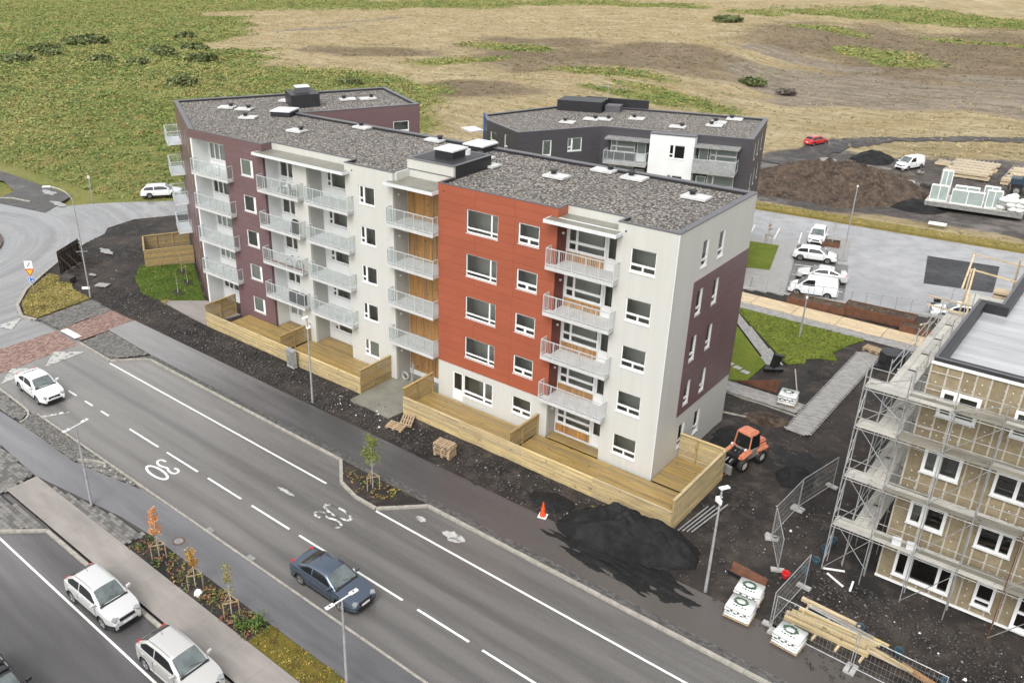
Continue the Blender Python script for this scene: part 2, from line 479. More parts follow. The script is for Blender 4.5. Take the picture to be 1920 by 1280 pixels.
def win_mesh(kind, w, h, panes):
    if kind in _wm: return _wm[kind]
    fr = MB()
    for a,b,c,d in cut_cells(0,w,0,h,[(p[0],p[1],p[2],p[3]) for p in panes]): fr.box(a,b,0,.09,c,d)
    pm = []
    for p in panes:
        k = MB(); k.add([(p[0],.05,p[2]),(p[1],.05,p[2]),(p[1],.05,p[3]),(p[0],.05,p[3])],[(0,1,2,3)]); pm.append(k.mesh('pane',MA['glass']))
    si = MB().box(-.03,w+.03,-.075,.0,-.045,-.004)
    ro = MB(); e=.35; x0,x1,y0,y1,z0,z1 = -e,w+e,.16,1.3,-.55,h+.30
    v = [(x0,y0,z0),(x1,y0,z0),(x1,y1,z0),(x0,y1,z0),(x0,y0,z1),(x1,y0,z1),(x1,y1,z1),(x0,y1,z1)]
    ro.add(v,[(0,1,2,3),(4,7,6,5),(1,5,6,2),(2,6,7,3),(3,7,4,0)])
    bl = MB()
    for p in panes: bl.add([(p[0]-.03,.10,p[2]-.03),(p[1]+.03,.10,p[2]-.03),(p[1]+.03,.10,p[3]+.03),(p[0]-.03,.10,p[3]+.03)],[(0,1,2,3)])
    _wm[kind] = (fr.mesh('window',MA['frame']), pm, si.mesh('sill',MA['metal_white']), ro.mesh('interior',MA['room']), bl.mesh('blind',MA['blind']))
    return _wm[kind]
def window(parent, F, u, z, kind, y=.04, blind=False, sill=True, name='window', room=True):
    w,h,panes = LAY[kind]
    fr,pm,si,ro,bl = win_mesh(kind,w,h,panes)
    o = put(fr, name, parent, F.at(u,y,z), F.a)
    for p in pm: put(p,'pane',o)
    if sill: put(si,'sill',o)
    if blind: put(bl,'blind',o)
    elif room: put(ro,'interior',o)
    return o
def whole(kind,u,z):
    w,h,_ = LAY[kind]; return (u,u+w,z,z+h)

_post = MB().box(-.022,.022,-.022,.022,0,1.12).mesh('post', MA['railing'])
def balcony(parent, F, u0,u1, z, d=.55, style='glass', bay=None, n=5, tone='slabconc'):
    """slab proud of the wall by d, running into the recess bay=(ua,ub,depth); railing with posts and infill"""
    mb = MB()
    mb.box(u0,u1,-d,-.003,z-.16,z)
    mb.box(u0-.03,u1+.03,-d-.03,-d,z-.19,z+.03)
    if bay: mb.box(bay[0],bay[1],-.003,bay[2],z-.158,z-.002)
    o = mb.build('balcony', MA[tone], parent, F.at(0,0,0), F.a)
    r = MB(); t=.025; zt=z+1.10
    for zz in (zt, z+.12):
        r.box(u0,u1,-d-t,-d+t,zz-t,zz+t)
        r.box(u0-t,u0+t,-d+t,0,zz-t,zz+t); r.box(u1-t,u1+t,-d+t,0,zz-t,zz+t)
    r.build('handrail', MA['railing'], o)
    for i in range(n+1):
        put(_post,'post',o,(u0+(u1-u0)*i/n,-d,z))
    for u in (u0,u1): put(_post,'post',o,(u,-.04,z))
    if style == 'glass':
        for i in range(n):
            a,b = u0+(u1-u0)*i/n+.04, u0+(u1-u0)*(i+1)/n-.04
            MB().box(a,b,-d-.004,-d+.004,z+.16,z+1.06).build('glass_panel',MA['railglass'],o)
        for u in (u0,u1): MB().box(u-.004,u+.004,-d+.05,-.06,z+.16,z+1.06).build('glass_panel',MA['railglass'],o)
    else:
        k = MB(); x = u0+.1
        while x < u1-.05:
            k.box(x-.006,x+.006,-d-.006,-d+.006,z+.14,z+1.08); x += .115
        for u in (u0,u1):
            for y in (-d+.12,-d+.24,-d+.36,-d+.46): k.box(u-.006,u+.006,y-.006,y+.006,z+.14,z+1.08)
        stuff(k.build('balusters',MA['railing'],o))
    return o
def inset(poly, ds):
    n = len(poly); out = []
    for i in range(n):
        p0,p1,p2 = (Vector(poly[i-1]),Vector(poly[i]),Vector(poly[(i+1)%n]))
        d1=(p1-p0).normalized(); d2=(p2-p1).normalized()
        n1=Vector((-d1.y,d1.x)); n2=Vector((-d2.y,d2.x)); a=ds[i-1]; b=ds[i]
        det=d1.x*d2.y-d1.y*d2.x
        if abs(det)<1e-3: out.append(tuple(p1+n1*a)); continue
        q1=p1+n1*a; q2=p1+n2*b; t=((q2-q1).x*d2.y-(q2-q1).y*d2.x)/det
        out.append(tuple(q1+d1*t))
    return out
def flat_roof(parent, poly, z, ds, zg=.2):
    """gravel bed zg below the coping; coping pieces of width ds along each edge (poly counter-clockwise)"""
    n=len(poly); inn=inset(poly,ds); out=inset(poly,[-.03]*n)
    MB().sheet(inn,z-zg).build('roof',MA['gravel'],parent)
    for i in range(n):
        j=(i+1)%n; mb=MB()
        q=[out[i],out[j],inn[j],inn[i]]
        mb.prism(q,z-.05,z)
        mb.build('coping',MA['coping'],parent)
        k=MB(); a,b=inn[i],inn[j]
        k.add([(a[0],a[1],z-zg-.05),(b[0],b[1],z-zg-.05),(b[0],b[1],z-.05),(a[0],a[1],z-.05)],[(0,3,2,1)])
        k.build('parapet_upstand',MA['membrane'],parent)

# ------------------------------------------------------------------ long apartment block
B = thing('apartment_building','long five storey apartment block in brick red, white and maroon with gravel roof','building')
ST=2.857; ZT=15.2; FL=[.42+ST*k for k in range(5)]
Ff=Frame((-42.3,0),(0,0)); OFF=42.3
def fx(x): return x+OFF
Fe=Frame((0,0),(0,9.7))
hol=[]; wins=[]
def addw(x,z,kind,blind=False):
    hol.append(whole(kind,fx(x),z)); wins.append((fx(x),z,kind,blind))
bl=random.Random(3)
for k in range(5):
    addw(-2.62,1.13+ST*k,'C')
    addw(-23.0,1.10+ST*k,'W',k==0)
    addw(-35.9,.98+ST*k,'M',k in (0,1,4))
    addw(-9.85,1.13+ST*k,'Rb')
    if k: addw(-13.7,.98+ST*k,'Ra')
addw(-13.80,.92,'Rg')
hol.append(whole('gdoor',fx(-14.72),.42)); wins.append((fx(-14.72),.42,'gdoor',False))
# outer walls along the street
wall(B,Ff,fx(-3.47),fx(0),-.3,ZT-.05,MA['white_wall'],hol)
wall(B,Ff,fx(-15.94),fx(-7.2),-.3,2.97,MA['white_wall'],hol)
wall(B,Ff,fx(-15.94),fx(-7.2),2.97,ZT-.05,MA['darkred'],hol,name='backing_wall')
wall(B,Ff,fx(-24.3),fx(-19.85),-.3,ZT-.05,MA['white_wall'],hol)
wall(B,Ff,fx(-29.8),fx(-28.3),-.3,14.5,MA['white_wall'])
wall(B,Ff,fx(-37.75),fx(-33.1),-.3,ZT-.05,MA['maroon'],hol,name='backing_wall')
wall(B,Ff,0.0,fx(-37.75),14.46,ZT-.05,MA['maroon'])
panels(B,Ff,fx(-15.94),fx(-7.2),2.97,ZT-.05,2.92,.556,MA['red'],hol,off=0)
panels(B,Ff,fx(-37.75),fx(-33.1),-.3,ZT-.05,2.33,.556,MA['maroon'],hol,off=0)
panels(B,Ff,.0,fx(-37.75),14.46,ZT-.05,2.28,.4,MA['maroon'],off=0)
for u,z,kd,bd in wins: window(B,Ff,u,z,kd,blind=bd,sill=kd!='gdoor',name='door' if kd=='gdoor' else 'window')
# end wall: white with a maroon field
he=[]; we=[]
for k in range(5):
    for y in (3.02,5.08):
        z=1.02+ST*k
        he.append(whole('E',y,z)); we.append((y,z))
wall(B,Fe,.2,9.7,-.3,ZT-.05,MA['white_wall'],he)
panels(B,Fe,2.42,9.7,3.40,11.82,2.43,.5262,MA['maroon'],he,off=0,proud=.03)
for y,z in we: window(B,Fe,y,z,'E')
# recess bays: (x0,x1,depth,left side wall, back wall)
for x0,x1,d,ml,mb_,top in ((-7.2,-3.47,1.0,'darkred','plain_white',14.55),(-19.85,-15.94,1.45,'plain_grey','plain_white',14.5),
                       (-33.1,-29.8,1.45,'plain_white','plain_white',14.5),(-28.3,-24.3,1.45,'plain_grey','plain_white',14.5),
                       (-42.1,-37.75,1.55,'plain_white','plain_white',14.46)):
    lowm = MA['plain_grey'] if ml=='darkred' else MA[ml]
    F1=Frame((x0,0),(x0,d))
    # left cheek (faces +x), right cheek, back wall
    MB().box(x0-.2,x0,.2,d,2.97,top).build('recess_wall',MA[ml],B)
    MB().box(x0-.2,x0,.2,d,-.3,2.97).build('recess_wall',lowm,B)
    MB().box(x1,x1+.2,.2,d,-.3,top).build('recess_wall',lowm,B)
    Fb=Frame((x0-.2,d),(x1+.2,d)); hb=[]; wb=[]
    for k in range(5):
        z=FL[k]; u=.2
        if ml=='darkred':
            wb += [(u+.10,z+.62,'A',0),(u+2.62,z+.0,'door',0)]
        elif x0==-19.85:
            if k==0: wb += [(u+2.85,z,'door',0)]
        elif x0==-33.1: wb += [(u+.12,z+.62,'C1',bl.random()<.3),(u+2.15,z,'door',0)]
        elif x0==-28.3: wb += [(u+.55,z+.74,'C2',0)]
        else: wb += [(u+.10,z+.62,'D1',k in (1,2,4)),(u+2.4,z,'door',0)]
    hb=[whole(kd,u,z) for u,z,kd,b_ in wb]
    wall(B,Fb,0,Fb.L,-.3,top,MA[mb_],hb)
    for u,z,kd,b_ in wb: window(B,Fb,u,z,kd,blind=b_,sill=kd!='door',name='door' if kd=='door' else 'window')
    # recess ceiling
    MB().box(x0,x1,.0,d,top,top+.08).build('recess_ceiling',MA['plain_white'],B)
    # little wall lamps on the cheek
    for k in range(5):
        if x0 in (-7.2,-19.85):
            MB().tube((x0,.55,FL[k]+1.75),(x0+.09,.55,FL[k]+1.75),.07,8).build('wall_lamp',MA['frame'],B)
# larch boards: entrance bay back wall, low strips of the near bay
lb=MB().box(0,.128,-.03,-.002,0,2.60).mesh('timber_board',MA['larch'])
ls=MB().box(0,.105,-.03,-.002,0,.54).mesh('timber_board',MA['larch'])
for k in range(5):
    n=20 if k==0 else 28
    for i in range(n): put(lb,'timber_board',B,(-19.80+i*.1375,1.45,FL[k]+.02))
    for i in range(21): put(ls,'timber_board',B,(-7.12+i*.117,1.0,FL[k]+.03))
# parapets over the bays, entrance head-house
for x0,x1,d in ((-7.2,-3.47,.95),(-33.1,-24.3,.95)):
    MB().box(x0,x1,d,d+.2,14.5,ZT-.05).build('parapet',MA['white_wall'],B)
MB().box(-7.2-.0,-7.2+.022,.0,.95,14.62,ZT-.05).build('parapet',MA['red'],B)
MB().box(-33.1,-33.1+.022,.0,.95,14.62,ZT-.05).build('parapet',MA['maroon'],B)
MB().box(-24.3-.02,-24.3,.0,.95,14.62,ZT-.05).build('parapet',MA['white_wall'],B)
hh=MB().box(-19.85,-15.94,1.45,1.65,14.4,15.84).build('head_house',MA['white_wall'],B)
MB().box(-19.85,-19.65,.2,1.45,14.62,ZT-.05).build('parapet',MA['white_wall'],B)
MB().box(-16.14,-15.94,.2,1.45,14.62,ZT-.05).build('parapet',MA['red'],B)
MB().box(-19.85,-15.94,1.652,5.4,14.9,15.80).build('head_house_roof',MA['membrane'],B)
MB().box(-19.9,-15.89,1.40,5.45,15.84,15.87).build('head_house_coping',MA['coping'],B)
MB().box(-19.6,-16.2,1.75,5.2,15.872,15.89).build('head_house_membrane',MA['membrane'],B)
# canopies
def canopy(x0,x1,y0,y1,z,slope=.06):
    o=MB().add([(x0,y0,z-.10),(x1,y0,z-.10),(x1,y1,z-.10),(x0,y1,z-.10),(x0,y0,z),(x1,y0,z),(x1,y1,z+slope),(x0,y1,z+slope)],
        [(0,3,2,1),(4,5,6,7),(0,1,5,4),(1,2,6,5),(2,3,7,6),(3,0,4,7)]).build('canopy',MA['wet_concrete'],B)
    MB().box(x0-.05,x1+.05,y0-.06,y0-.002,z-.15,z+.05).box(x0-.05,x0-.002,y0,0,z-.15,z+.05).box(x1+.002,x1+.05,y0,0,z-.15,z+.05).build('edge_profile',MA['metal_white'],o)
canopy(-7.65,-3.2,-.72,.94,14.60); canopy(-20.05,-15.96,-.60,1.44,14.60); canopy(-33.5,-23.9,-.62,.94,14.60)
# balconies on the street side
for k in range(1,5):
    z=FL[k]
    balcony(B,Ff,fx(-7.5),fx(-3.2),z,.58,'bars',(fx(-7.2),fx(-3.47),1.0),5)
    balcony(B,Ff,fx(-20.0),fx(-16.0),z,.50,'glass',(fx(-19.85),fx(-15.94),1.45),5)
    balcony(B,Ff,fx(-33.3),fx(-28.75),z,.58,'glass',(fx(-33.1),fx(-29.8),1.45),5)
    balcony(B,Ff,fx(-27.95),fx(-23.6),z,.58,'glass',(fx(-28.3),fx(-24.3),1.45),5)
    balcony(B,Ff,fx(-41.7),fx(-36.95),z,.58,'glass',(fx(-42.1),fx(-37.75),1.55),5)
# left wing: end wall, rear walls
Fw=Frame((-54.3,6.8),(-42.3,0)); hw=[]
for k in range(5):
    for u in (7.6,10.3): hw.append(whole('E',u,1.0+ST*k))
wall(B,Fw,0,Fw.L,-.3,ZT-.05,MA['maroon'],hw)
for h in hw: window(B,Fw,h[0],h[2],'E',sill=False)
for k in range(1,5): balcony(B,Fw,.05,3.3,FL[k],1.25,'glass',None,4,'metal_white')
poly=[(-54.3,6.8),(-42.3,0),(0,0),(0,9.7),(-39.8,9.85),(-34.2,19.07),(-43.0,23.9)]
for i,(P,Q,m) in enumerate((((0,9.7),(-39.8,9.85),'white_wall'),((-39.8,9.85),(-34.2,19.07),'maroon'),((-34.2,19.07),(-43.0,23.9),'maroon'),((-43.0,23.9),(-54.3,6.8),'maroon'))):
    F=Frame(P,Q); h=[]
    us = [3,8,13,19,25,31,36] if i==0 else ([8.3,3.2] if i==1 else [3.6] if i==2 else [4,9,15])
    for k in range(5):
        for u in us: h.append(whole('Rb',u,1.1+ST*k))
    wall(B,F,.21,F.L-.21 if i!=3 else F.L,-.3 if i==0 else -3.4,ZT-.05,MA[m],h)
    for q in h: window(B,F,q[0],q[2],'Rb',blind=bool(bl.random()<.5))
    MB().box(0,.21,0,.2,-3.4,ZT-.05).build('corner_trim',MA[m],B,F.at(0,0,0),F.a)
    if i!=3: MB().box(F.L-.21,F.L,0,.2,-3.4,ZT-.05).build('corner_trim',MA[m],B,F.at(0,0,0),F.a)
MB().box(-.199,-.001,.001,.199,-.3,ZT-.05).build('corner_trim',MA['white_wall'],B)
MB().box(-42.29,-42.1,.001,.199,-.3,14.45).build('recess_wall',MA['plain_white'],B)
rp=[(-54.3,6.8),(-42.3,0),(-33.1,0),(-33.1,.95),(-24.3,.95),(-24.3,0),(-19.85,0),(-19.85,1.45),(-15.94,1.45),(-15.94,0),(-7.2,0),(-7.2,.95),(-3.47,.95),(-3.47,0),(0,0),(0,9.7),(-39.8,9.85),(-34.2,19.07),(-43.0,23.9)]
flat_roof(B,rp,ZT,[.35,.10,.10,.12,.10,.10,.10,.05,.10,.10,.10,.12,.12,.14,.34,.40,.40,.34,.40])
# roof furniture: vent plates with cowls, hatches
vp=MB().box(-.75,.75,-.5,.5,0,.13).mesh('vent_plate',mat('pale_concrete_slab',(.54,.54,.53),.7,.15,2.5))
vc=MB().tube((0,0,0),(0,0,.18),.17,10).tube((0,0,.18),(0,0,.24),.26,10,.24).mesh('vent_cowl',MA['black'])
vb=MB().box(-.7,.7,-.45,.45,0,.06).mesh('vent_kerb',MA['membrane'])
def vent(x,y,z,rz=0,parent=B,s=1.):
    b=put(vb,'vent',parent,(x,y,z),rz); b.scale=(s,s,1)
    put(vp,'vent_plate',b,(0,0,.06)); put(vc,'vent_cowl',b,(.35 if (x*7)%2<1 else -.3,.12,.22))
for x,y,a in ((-47.6,7.9,.5),(-45.6,8.3,.5),(-42.3,6.1,.5),(-45.6,13.4,.5),(-41.5,17.2,1.0),(-40.2,18.6,1.0),(-34.8,5.0,.1),(-31.5,9.1,0),(-23.9,9.1,0),(-17.8,6.9,0.05),(-16.3,5.5,0),(-11.2,5.9,0),(-9.6,9.0,0),(-7.2,8.5,0),(-2.4,6.9,0)):
    vent(x,y,15.0,a)
def hatch(x,y,z,rz,s=1.5,parent=B):
    o=MB().box(-s/2,s/2,-s/2,s/2,0,.42).build('roof_hatch',MA['membrane'],parent,(x,y,z),rz)
    MB().box(-s/2-.06,s/2+.06,-s/2-.06,s/2+.06,.42,.52).build('hatch_lid',MA['metal_white'],o)
hatch(-40.9,9.0,15.0,.4,1.8); hatch(-17.9,3.6,15.89,0,1.5); hatch(-19.6,9.0,15.0,0,1.7)
o=MB().box(-1.7,1.7,-1.3,1.3,0,1.15).build('plant_housing',MA['membrane'],B,(-43.4,13.3,15.0),R(58.7-90))
MB().box(-.6,.6,-.6,.6,1.15,1.6).build('plant_cowl',MA['coping'],o); MB().box(-.65,.65,-.65,.65,1.6,1.68).build('plant_lid',MA['metal_white'],o)
MB().tube((-17.2,4.4,15.89),(-17.2,4.4,16.25),.25,10).build('vent_dome',MA['metal_white'],B)
for x in (-15.5,-3.0,-23.6,-33.6): MB().tube((x,-.03,14.72),(x,.02,14.72),.05,8).build('overflow_spout',MA['black'],B)
# downpipes and corner trims
MB().box(-.03,.025,-.03,.02,.4,ZT-.1).build('corner_trim',MA['metal_white'],B)

# ------------------------------------------------------------------ dark apartment block behind
D = thing('dark_apartment_building','charcoal apartment block with one white bay behind the long block','building',(-30,28.4,-3.2))
DO=Vector((30,-28.4,3.2))
class FD(Frame):
    def at(s,u,y,z): return Frame.at(s,u,y,z)+DO
ZD=11.6
P=[(-29.98,28.43),(-25.15,35.6),(-11.48,38.67),(-14.0,48.4),(-33.4,44.4),(-37.9,33.5),(-35.88,31.42)]
fl=[-2.9+2.85*k for k in range(5)]
for i in range(len(P)):
    F=FD(P[i],P[(i+1)%len(P)]); h=[]; w=[]
    if i==0: w=[(3.6+1.6,z+.85,'W') for z in fl]+[(2.6,z,'door') for z in fl]
    elif i==1:
        w=[(1.05,z+.75,'A') for z in fl]+[(3.6,z,'door') for z in fl]+[(10.4,z+.75,'A') for z in fl]+[(9.4,z,'door') for z in fl]
    elif i==2: w=[(2.2,z+.7,'E') for z in fl]+[(4.4,z+.7,'E') for z in fl]+[(6.8,z+.7,'E') for z in fl]
    elif i==6: w=[(.8,z+.85,'Rb') for z in fl]+[(3.9,z+.85,'E') for z in fl]
    h=[whole(k,u,z) for u,z,k in w]
    wall(D,F,0,F.L,-3.4,ZD-.05,MA['charcoal'],h)
    for u,z,k in w: window(D,F,u,z,k,blind=(i!=2),sill=k!='door',name='door' if k=='door' else 'window')
    if i in (0,1,6): panels(D,F,0,F.L,6.3,ZD-.05,2.6,.6,MA['charcoal'],h,off=0)
F=FD(P[1],P[2])
# white bay pushed forward
wz=[whole('W',6.9,z+.85) for z in fl]
MBW=MB()
for a,b,c_,d_ in cut_cells(5.05,9.15,-3.4,ZD-.1,wz): MBW.box(a,b,-1.0,-.8,c_,d_)
MBW.box(5.05,5.2,-.8,-.03,-3.4,ZD-.1).box(9.0,9.15,-.8,-.03,-3.4,ZD-.1)
MBW.build('white_bay',MA['plain_white'],D,F.at(0,0,0),F.a)
for q in wz: window(D,F,q[0],q[2],'W',y=-.96)
MB().box(5.0,9.2,-1.05,.1,ZD-.1,ZD-.02).build('bay_roof',MA['coping'],D,F.at(0,0,0),F.a)
for u0,u1 in ((.75,5.0),(9.2,13.1)):
    MB().box(u0,u1,-1.2,-.03,10.62,10.8).build('canopy',MA['darkgalv'],D,F.at(0,0,0),F.a)
    for z in fl[1:]: balcony(D,F,u0+.05,u1-.1,z,1.3,'glass',None,4,'concrete')
mm=MB().box(9.25,13.0,-1.36,-1.34,fl[4]-.05,fl[4]+1.1).build('balcony_screen',MA['galv'],D,F.at(0,0,0),F.a)
flat_roof(D,[tuple(Vector(p)+Vector((30,-28.4))) for p in P],ZD+3.2,[.25,.2,.4,.4,.4,.3,.3])
for x,y,a in ((-29.0,35.6,.25),(-27.9,38.3,.25),(-26.8,39.0,.25),(-24.4,41.2,.25),(-19.4,40.0,.25),(-16.9,42.6,.25),(-17.2,44.2,.25),(-16.6,46.6,.25)):
    vent(x+30,y-28.4,ZD+3.0,a,D)
MB().box(-2.4,2.4,-1.3,1.3,0,1.1).build('plant_housing',MA['membrane'],D,(-31.6+30,42.6-28.4,ZD+3.0),R(14))
MB().box(-.8,.8,-.6,.6,0,.7).build('roof_hatch',MA['coping'],D,(-28.4+30,43.6-28.4,ZD+3.0),R(14))
MB().box(-3.4,3.4,-.15,.15,0,1.15).build('tall_parapet',MA['membrane'],D,(-29.0+30,45.25-28.4,ZD+2.9),R(11.6))
MB().box(-.2,.2,-.7,.7,0,2.9).build('blue_fin',mat('blue_panel',(.02,.09,.36),.45,0),D,(-37.7+30,33.0-28.4,ZD-2.6),R(-25))
_F=FD(P[5],P[6]); MB().box(.02,1.1,-.04,-.001,5.5,ZD+.25).build('blue_panel',bpy.data.materials['blue_panel'],D,_F.at(0,0,0),_F.a)
MB().box(-1.3,.9,-.8,.8,0,.12).build('canopy',MA['metal_white'],D,(-38.6+30,32.6-28.4,ZD+1.6),R(-25))
an=MB().tube((0,0,0),(0,0,2.6),.035).tube((-1.5,0,2.3),(.15,0,2.4),.025).tube((-.2,0,1.6),(.2,0,1.6),.03).build('antenna',MA['galv'],D,(-29.6+30,44.2-28.4,ZD+3.0),0)
# ------------------------------------------------------------------ terrain and open field
T15=math.tan(R(15.2))
def rail_s(x,y): return (np.asarray(y)-35.0) - (np.asarray(x)-1.0)*T15
def drop(x,y):
    x=np.asarray(x,float); y=np.asarray(y,float)
    a = (rail_s(x,y)>.45).astype(float)
    b = sstep(12,30,y)*sstep(-80,-46,x)
    return np.where(x>-13, a, b)
BUILT=[(-150,-90),(90,-90),(90,58),(-13,30.6),(-13,11),(-40,11),(-40,26),(-56,30),(-68,22),(-76,15),(-84,9),(-98,9.5),(-108,7),(-150,-4)]
def axis(lo,hi,step,ext): 
    a=np.arange(lo,hi+.1,step); return np.concatenate([[lo-e for e in ext[::-1]],a,[hi+e for e in ext]])
xs=axis(-480,150,2.0,[30,80,200,600,1600,3500]); ys=axis(-70,430,2.0,[30,80,200,600,1600,3500])
X,Y=np.meshgrid(xs,ys)
dr=drop(X,Y)
far=sstep(66,95,Y)*sstep(-60,-20,X)+sstep(20,45,Y)*(1-sstep(-60,-20,X)); far=np.clip(far,0,1)
wild=np.clip(far,0,1)
Zt=-3.25*dr + wild*((fbm(X/38,Y/38,3)-.5)*3.2+(fbm(X/9,Y/9,9)-.5)*.8)
Zt-= sstep(200,600,Y)*2
hill=np.exp(-(((X+92)/26)**2+((Y-176)/14)**2)); Zt+=hill*2.2
bi=inpoly(X,Y,BUILT); Zt=np.where(bi,np.minimum(Zt,-.40),Zt)
park=(X>-40)&(Y>30)&(Y<73)&(rail_s(X,Y)>-.5); Zt=np.where(park,-3.32,Zt)
def ell(cx,cy,rx_,ry_,a=0,soft=.35):
    c,s=math.cos(R(a)),math.sin(R(a)); u=((X-cx)*c+(Y-cy)*s)/rx_; v=(-(X-cx)*s+(Y-cy)*c)/ry_
    d=np.sqrt(u*u+v*v)+(fbm(X/14,Y/14,21)-.5)*.9
    return 1-sstep(1-soft,1+soft,d)
nz=(fbm(X/22,Y/22,40)-.5)
bound=np.interp(X,[-480,-330,-230,-195,-150,-118,-97,-84,-66,-50],[330,210,150,112,104,112,92,70,60,45])
green=1-sstep(-7,9,Y-bound+nz*44)
for e in ((-78,135,16,5,10),(-60,125,13,5,0),(-66,118,10,3,20),(-123,156,12,6,0),(-118,132,12,5,40),(-108,283,12,7,0),(-72,249,10,8,0),(-50,216,9,8,0),(-40,206,7,6,0),(-80,300,30,12,0),(-36,262,16,5,0),(-30,320,60,22,0),(-240,260,60,26,35),(-310,220,60,30,40),(-170,300,40,10,0)):
    green=np.maximum(green,ell(*e)*.95)
brown=np.zeros_like(X)
for e in ((-104,140,22,13,0),(-150,132,22,8,20),(-78,160,24,13,0),(-50,235,34,42,0),(-30,205,26,40,0),(-92,100,14,9,0),(-120,168,20,7,0),(-90,150,40,10,0),(-10,260,40,60,0)): brown=np.maximum(brown,ell(*e))
bare=np.zeros_like(X)
for e in ((-40,160,24,20,0),(-14,165,26,16,0),(-10,190,20,10,0),(-60,190,16,8,0),(-205,160,14,3,70),(-212,190,20,3,60)): bare=np.maximum(bare,ell(*e))
yard=np.zeros_like(X)
for e in ((-4,84,27,12,10),(22,88,30,18,0),(-18,93,12,8,30),(-20,74,14,4,0),(-6,97,15,9,0),(12,95,26,12,0),(-21,97,9,8,20)): yard=np.maximum(yard,ell(*e))
me=bpy.data.meshes.new('field')
nx,ny=len(xs),len(ys)
me.vertices.add(nx*ny); me.vertices.foreach_set('co',np.stack([X,Y,Zt],-1).astype(np.float32).ravel())
ii=(np.arange(ny-1)[:,None]*nx+np.arange(nx-1)[None]).ravel()
q=np.stack([ii,ii+1,ii+1+nx,ii+nx],1)
me.loops.add(q.size); me.loops.foreach_set('vertex_index',q.ravel())
me.polygons.add(len(q)); me.polygons.foreach_set('loop_start',np.arange(len(q))*4); me.polygons.foreach_set('use_smooth',np.ones(len(q),bool))
me.update()
ca=me.color_attributes.new('zone','FLOAT_COLOR','POINT')
ca.data.foreach_set('color',np.stack([green,brown,bare,yard],-1).astype(np.float32).ravel())
m,n,b=newmat('field_ground')
p=posmap(n); at=nd(n,'ShaderNodeAttribute'); at.attribute_name='zone'
sp=nd(n,'ShaderNodeSeparateColor'); lk(n,at.outputs['Color'],sp.inputs[0])
n1=noise(n,p,.10,8,.68); n2=noise(n,p,.9,6,.7); n3=noise(n,posmap(n,(.25,1,1)),.5,5,.65)
tan=mix(n,remap(n,n1,.36,.64),(.36,.285,.16),(.47,.39,.255)); tan=mix(n,remap(n,n3,.42,.7,0,.7),tan,(.20,.155,.075)); tan=mix(n,remap(n,n2,.5,.7,0,.75),tan,(.16,.14,.06))
grn=mix(n,remap(n,n2,.35,.65),(.155,.18,.052),(.235,.235,.08)); grn=mix(n,remap(n,n1,.5,.66,0,.7),grn,(.30,.25,.10))
brn=mix(n,remap(n,n1,.35,.65),(.165,.125,.085),(.235,.185,.13)); n5=noise(n,posmap(n,(.35,1.2,1)),1.1,6,.75)
brn=mix(n,remap(n,n5,.45,.62,0,.85),brn,(.115,.088,.06))
bar=mix(n,remap(n,math_(n,'ADD',math_(n,'MULTIPLY',n3,.5),math_(n,'MULTIPLY',n2,.5)),.42,.58),(.17,.14,.108),(.30,.255,.20))
yd=mix(n,remap(n,n2,.35,.65),(.075,.07,.067),(.14,.125,.115)); yd=mix(n,remap(n,n1,.52,.62),yd,(.24,.22,.205))
n4=noise(n,posmap(n,(.45,1,1)),.06,8,.72)
def thr(v,k=.2): return remap(n,math_(n,'ADD',math_(n,'ADD',v,math_(n,'MULTIPLY',math_(n,'SUBTRACT',n2,.5),.8)),math_(n,'MULTIPLY',math_(n,'SUBTRACT',n4,.5),2.3)),.5-k,.5+k)
c=mix(n,math_(n,'MULTIPLY',thr(sp.outputs[1],.45),.9),tan,brn); c=mix(n,thr(sp.outputs[2]),c,bar); c=mix(n,thr(sp.outputs[0],.3),c,grn); c=mix(n,thr(at.outputs['Alpha'],.15),c,yd)
lk(n,c,b.inputs['Base Color']); b.inputs['Roughness'].default_value=.95; b.inputs['Specular IOR Level'].default_value=.1
bump(n,b,noise(n,p,1.3,8,.75),1.,.55)
me.materials.append(m)
terrain=struct(put(me,'field'))

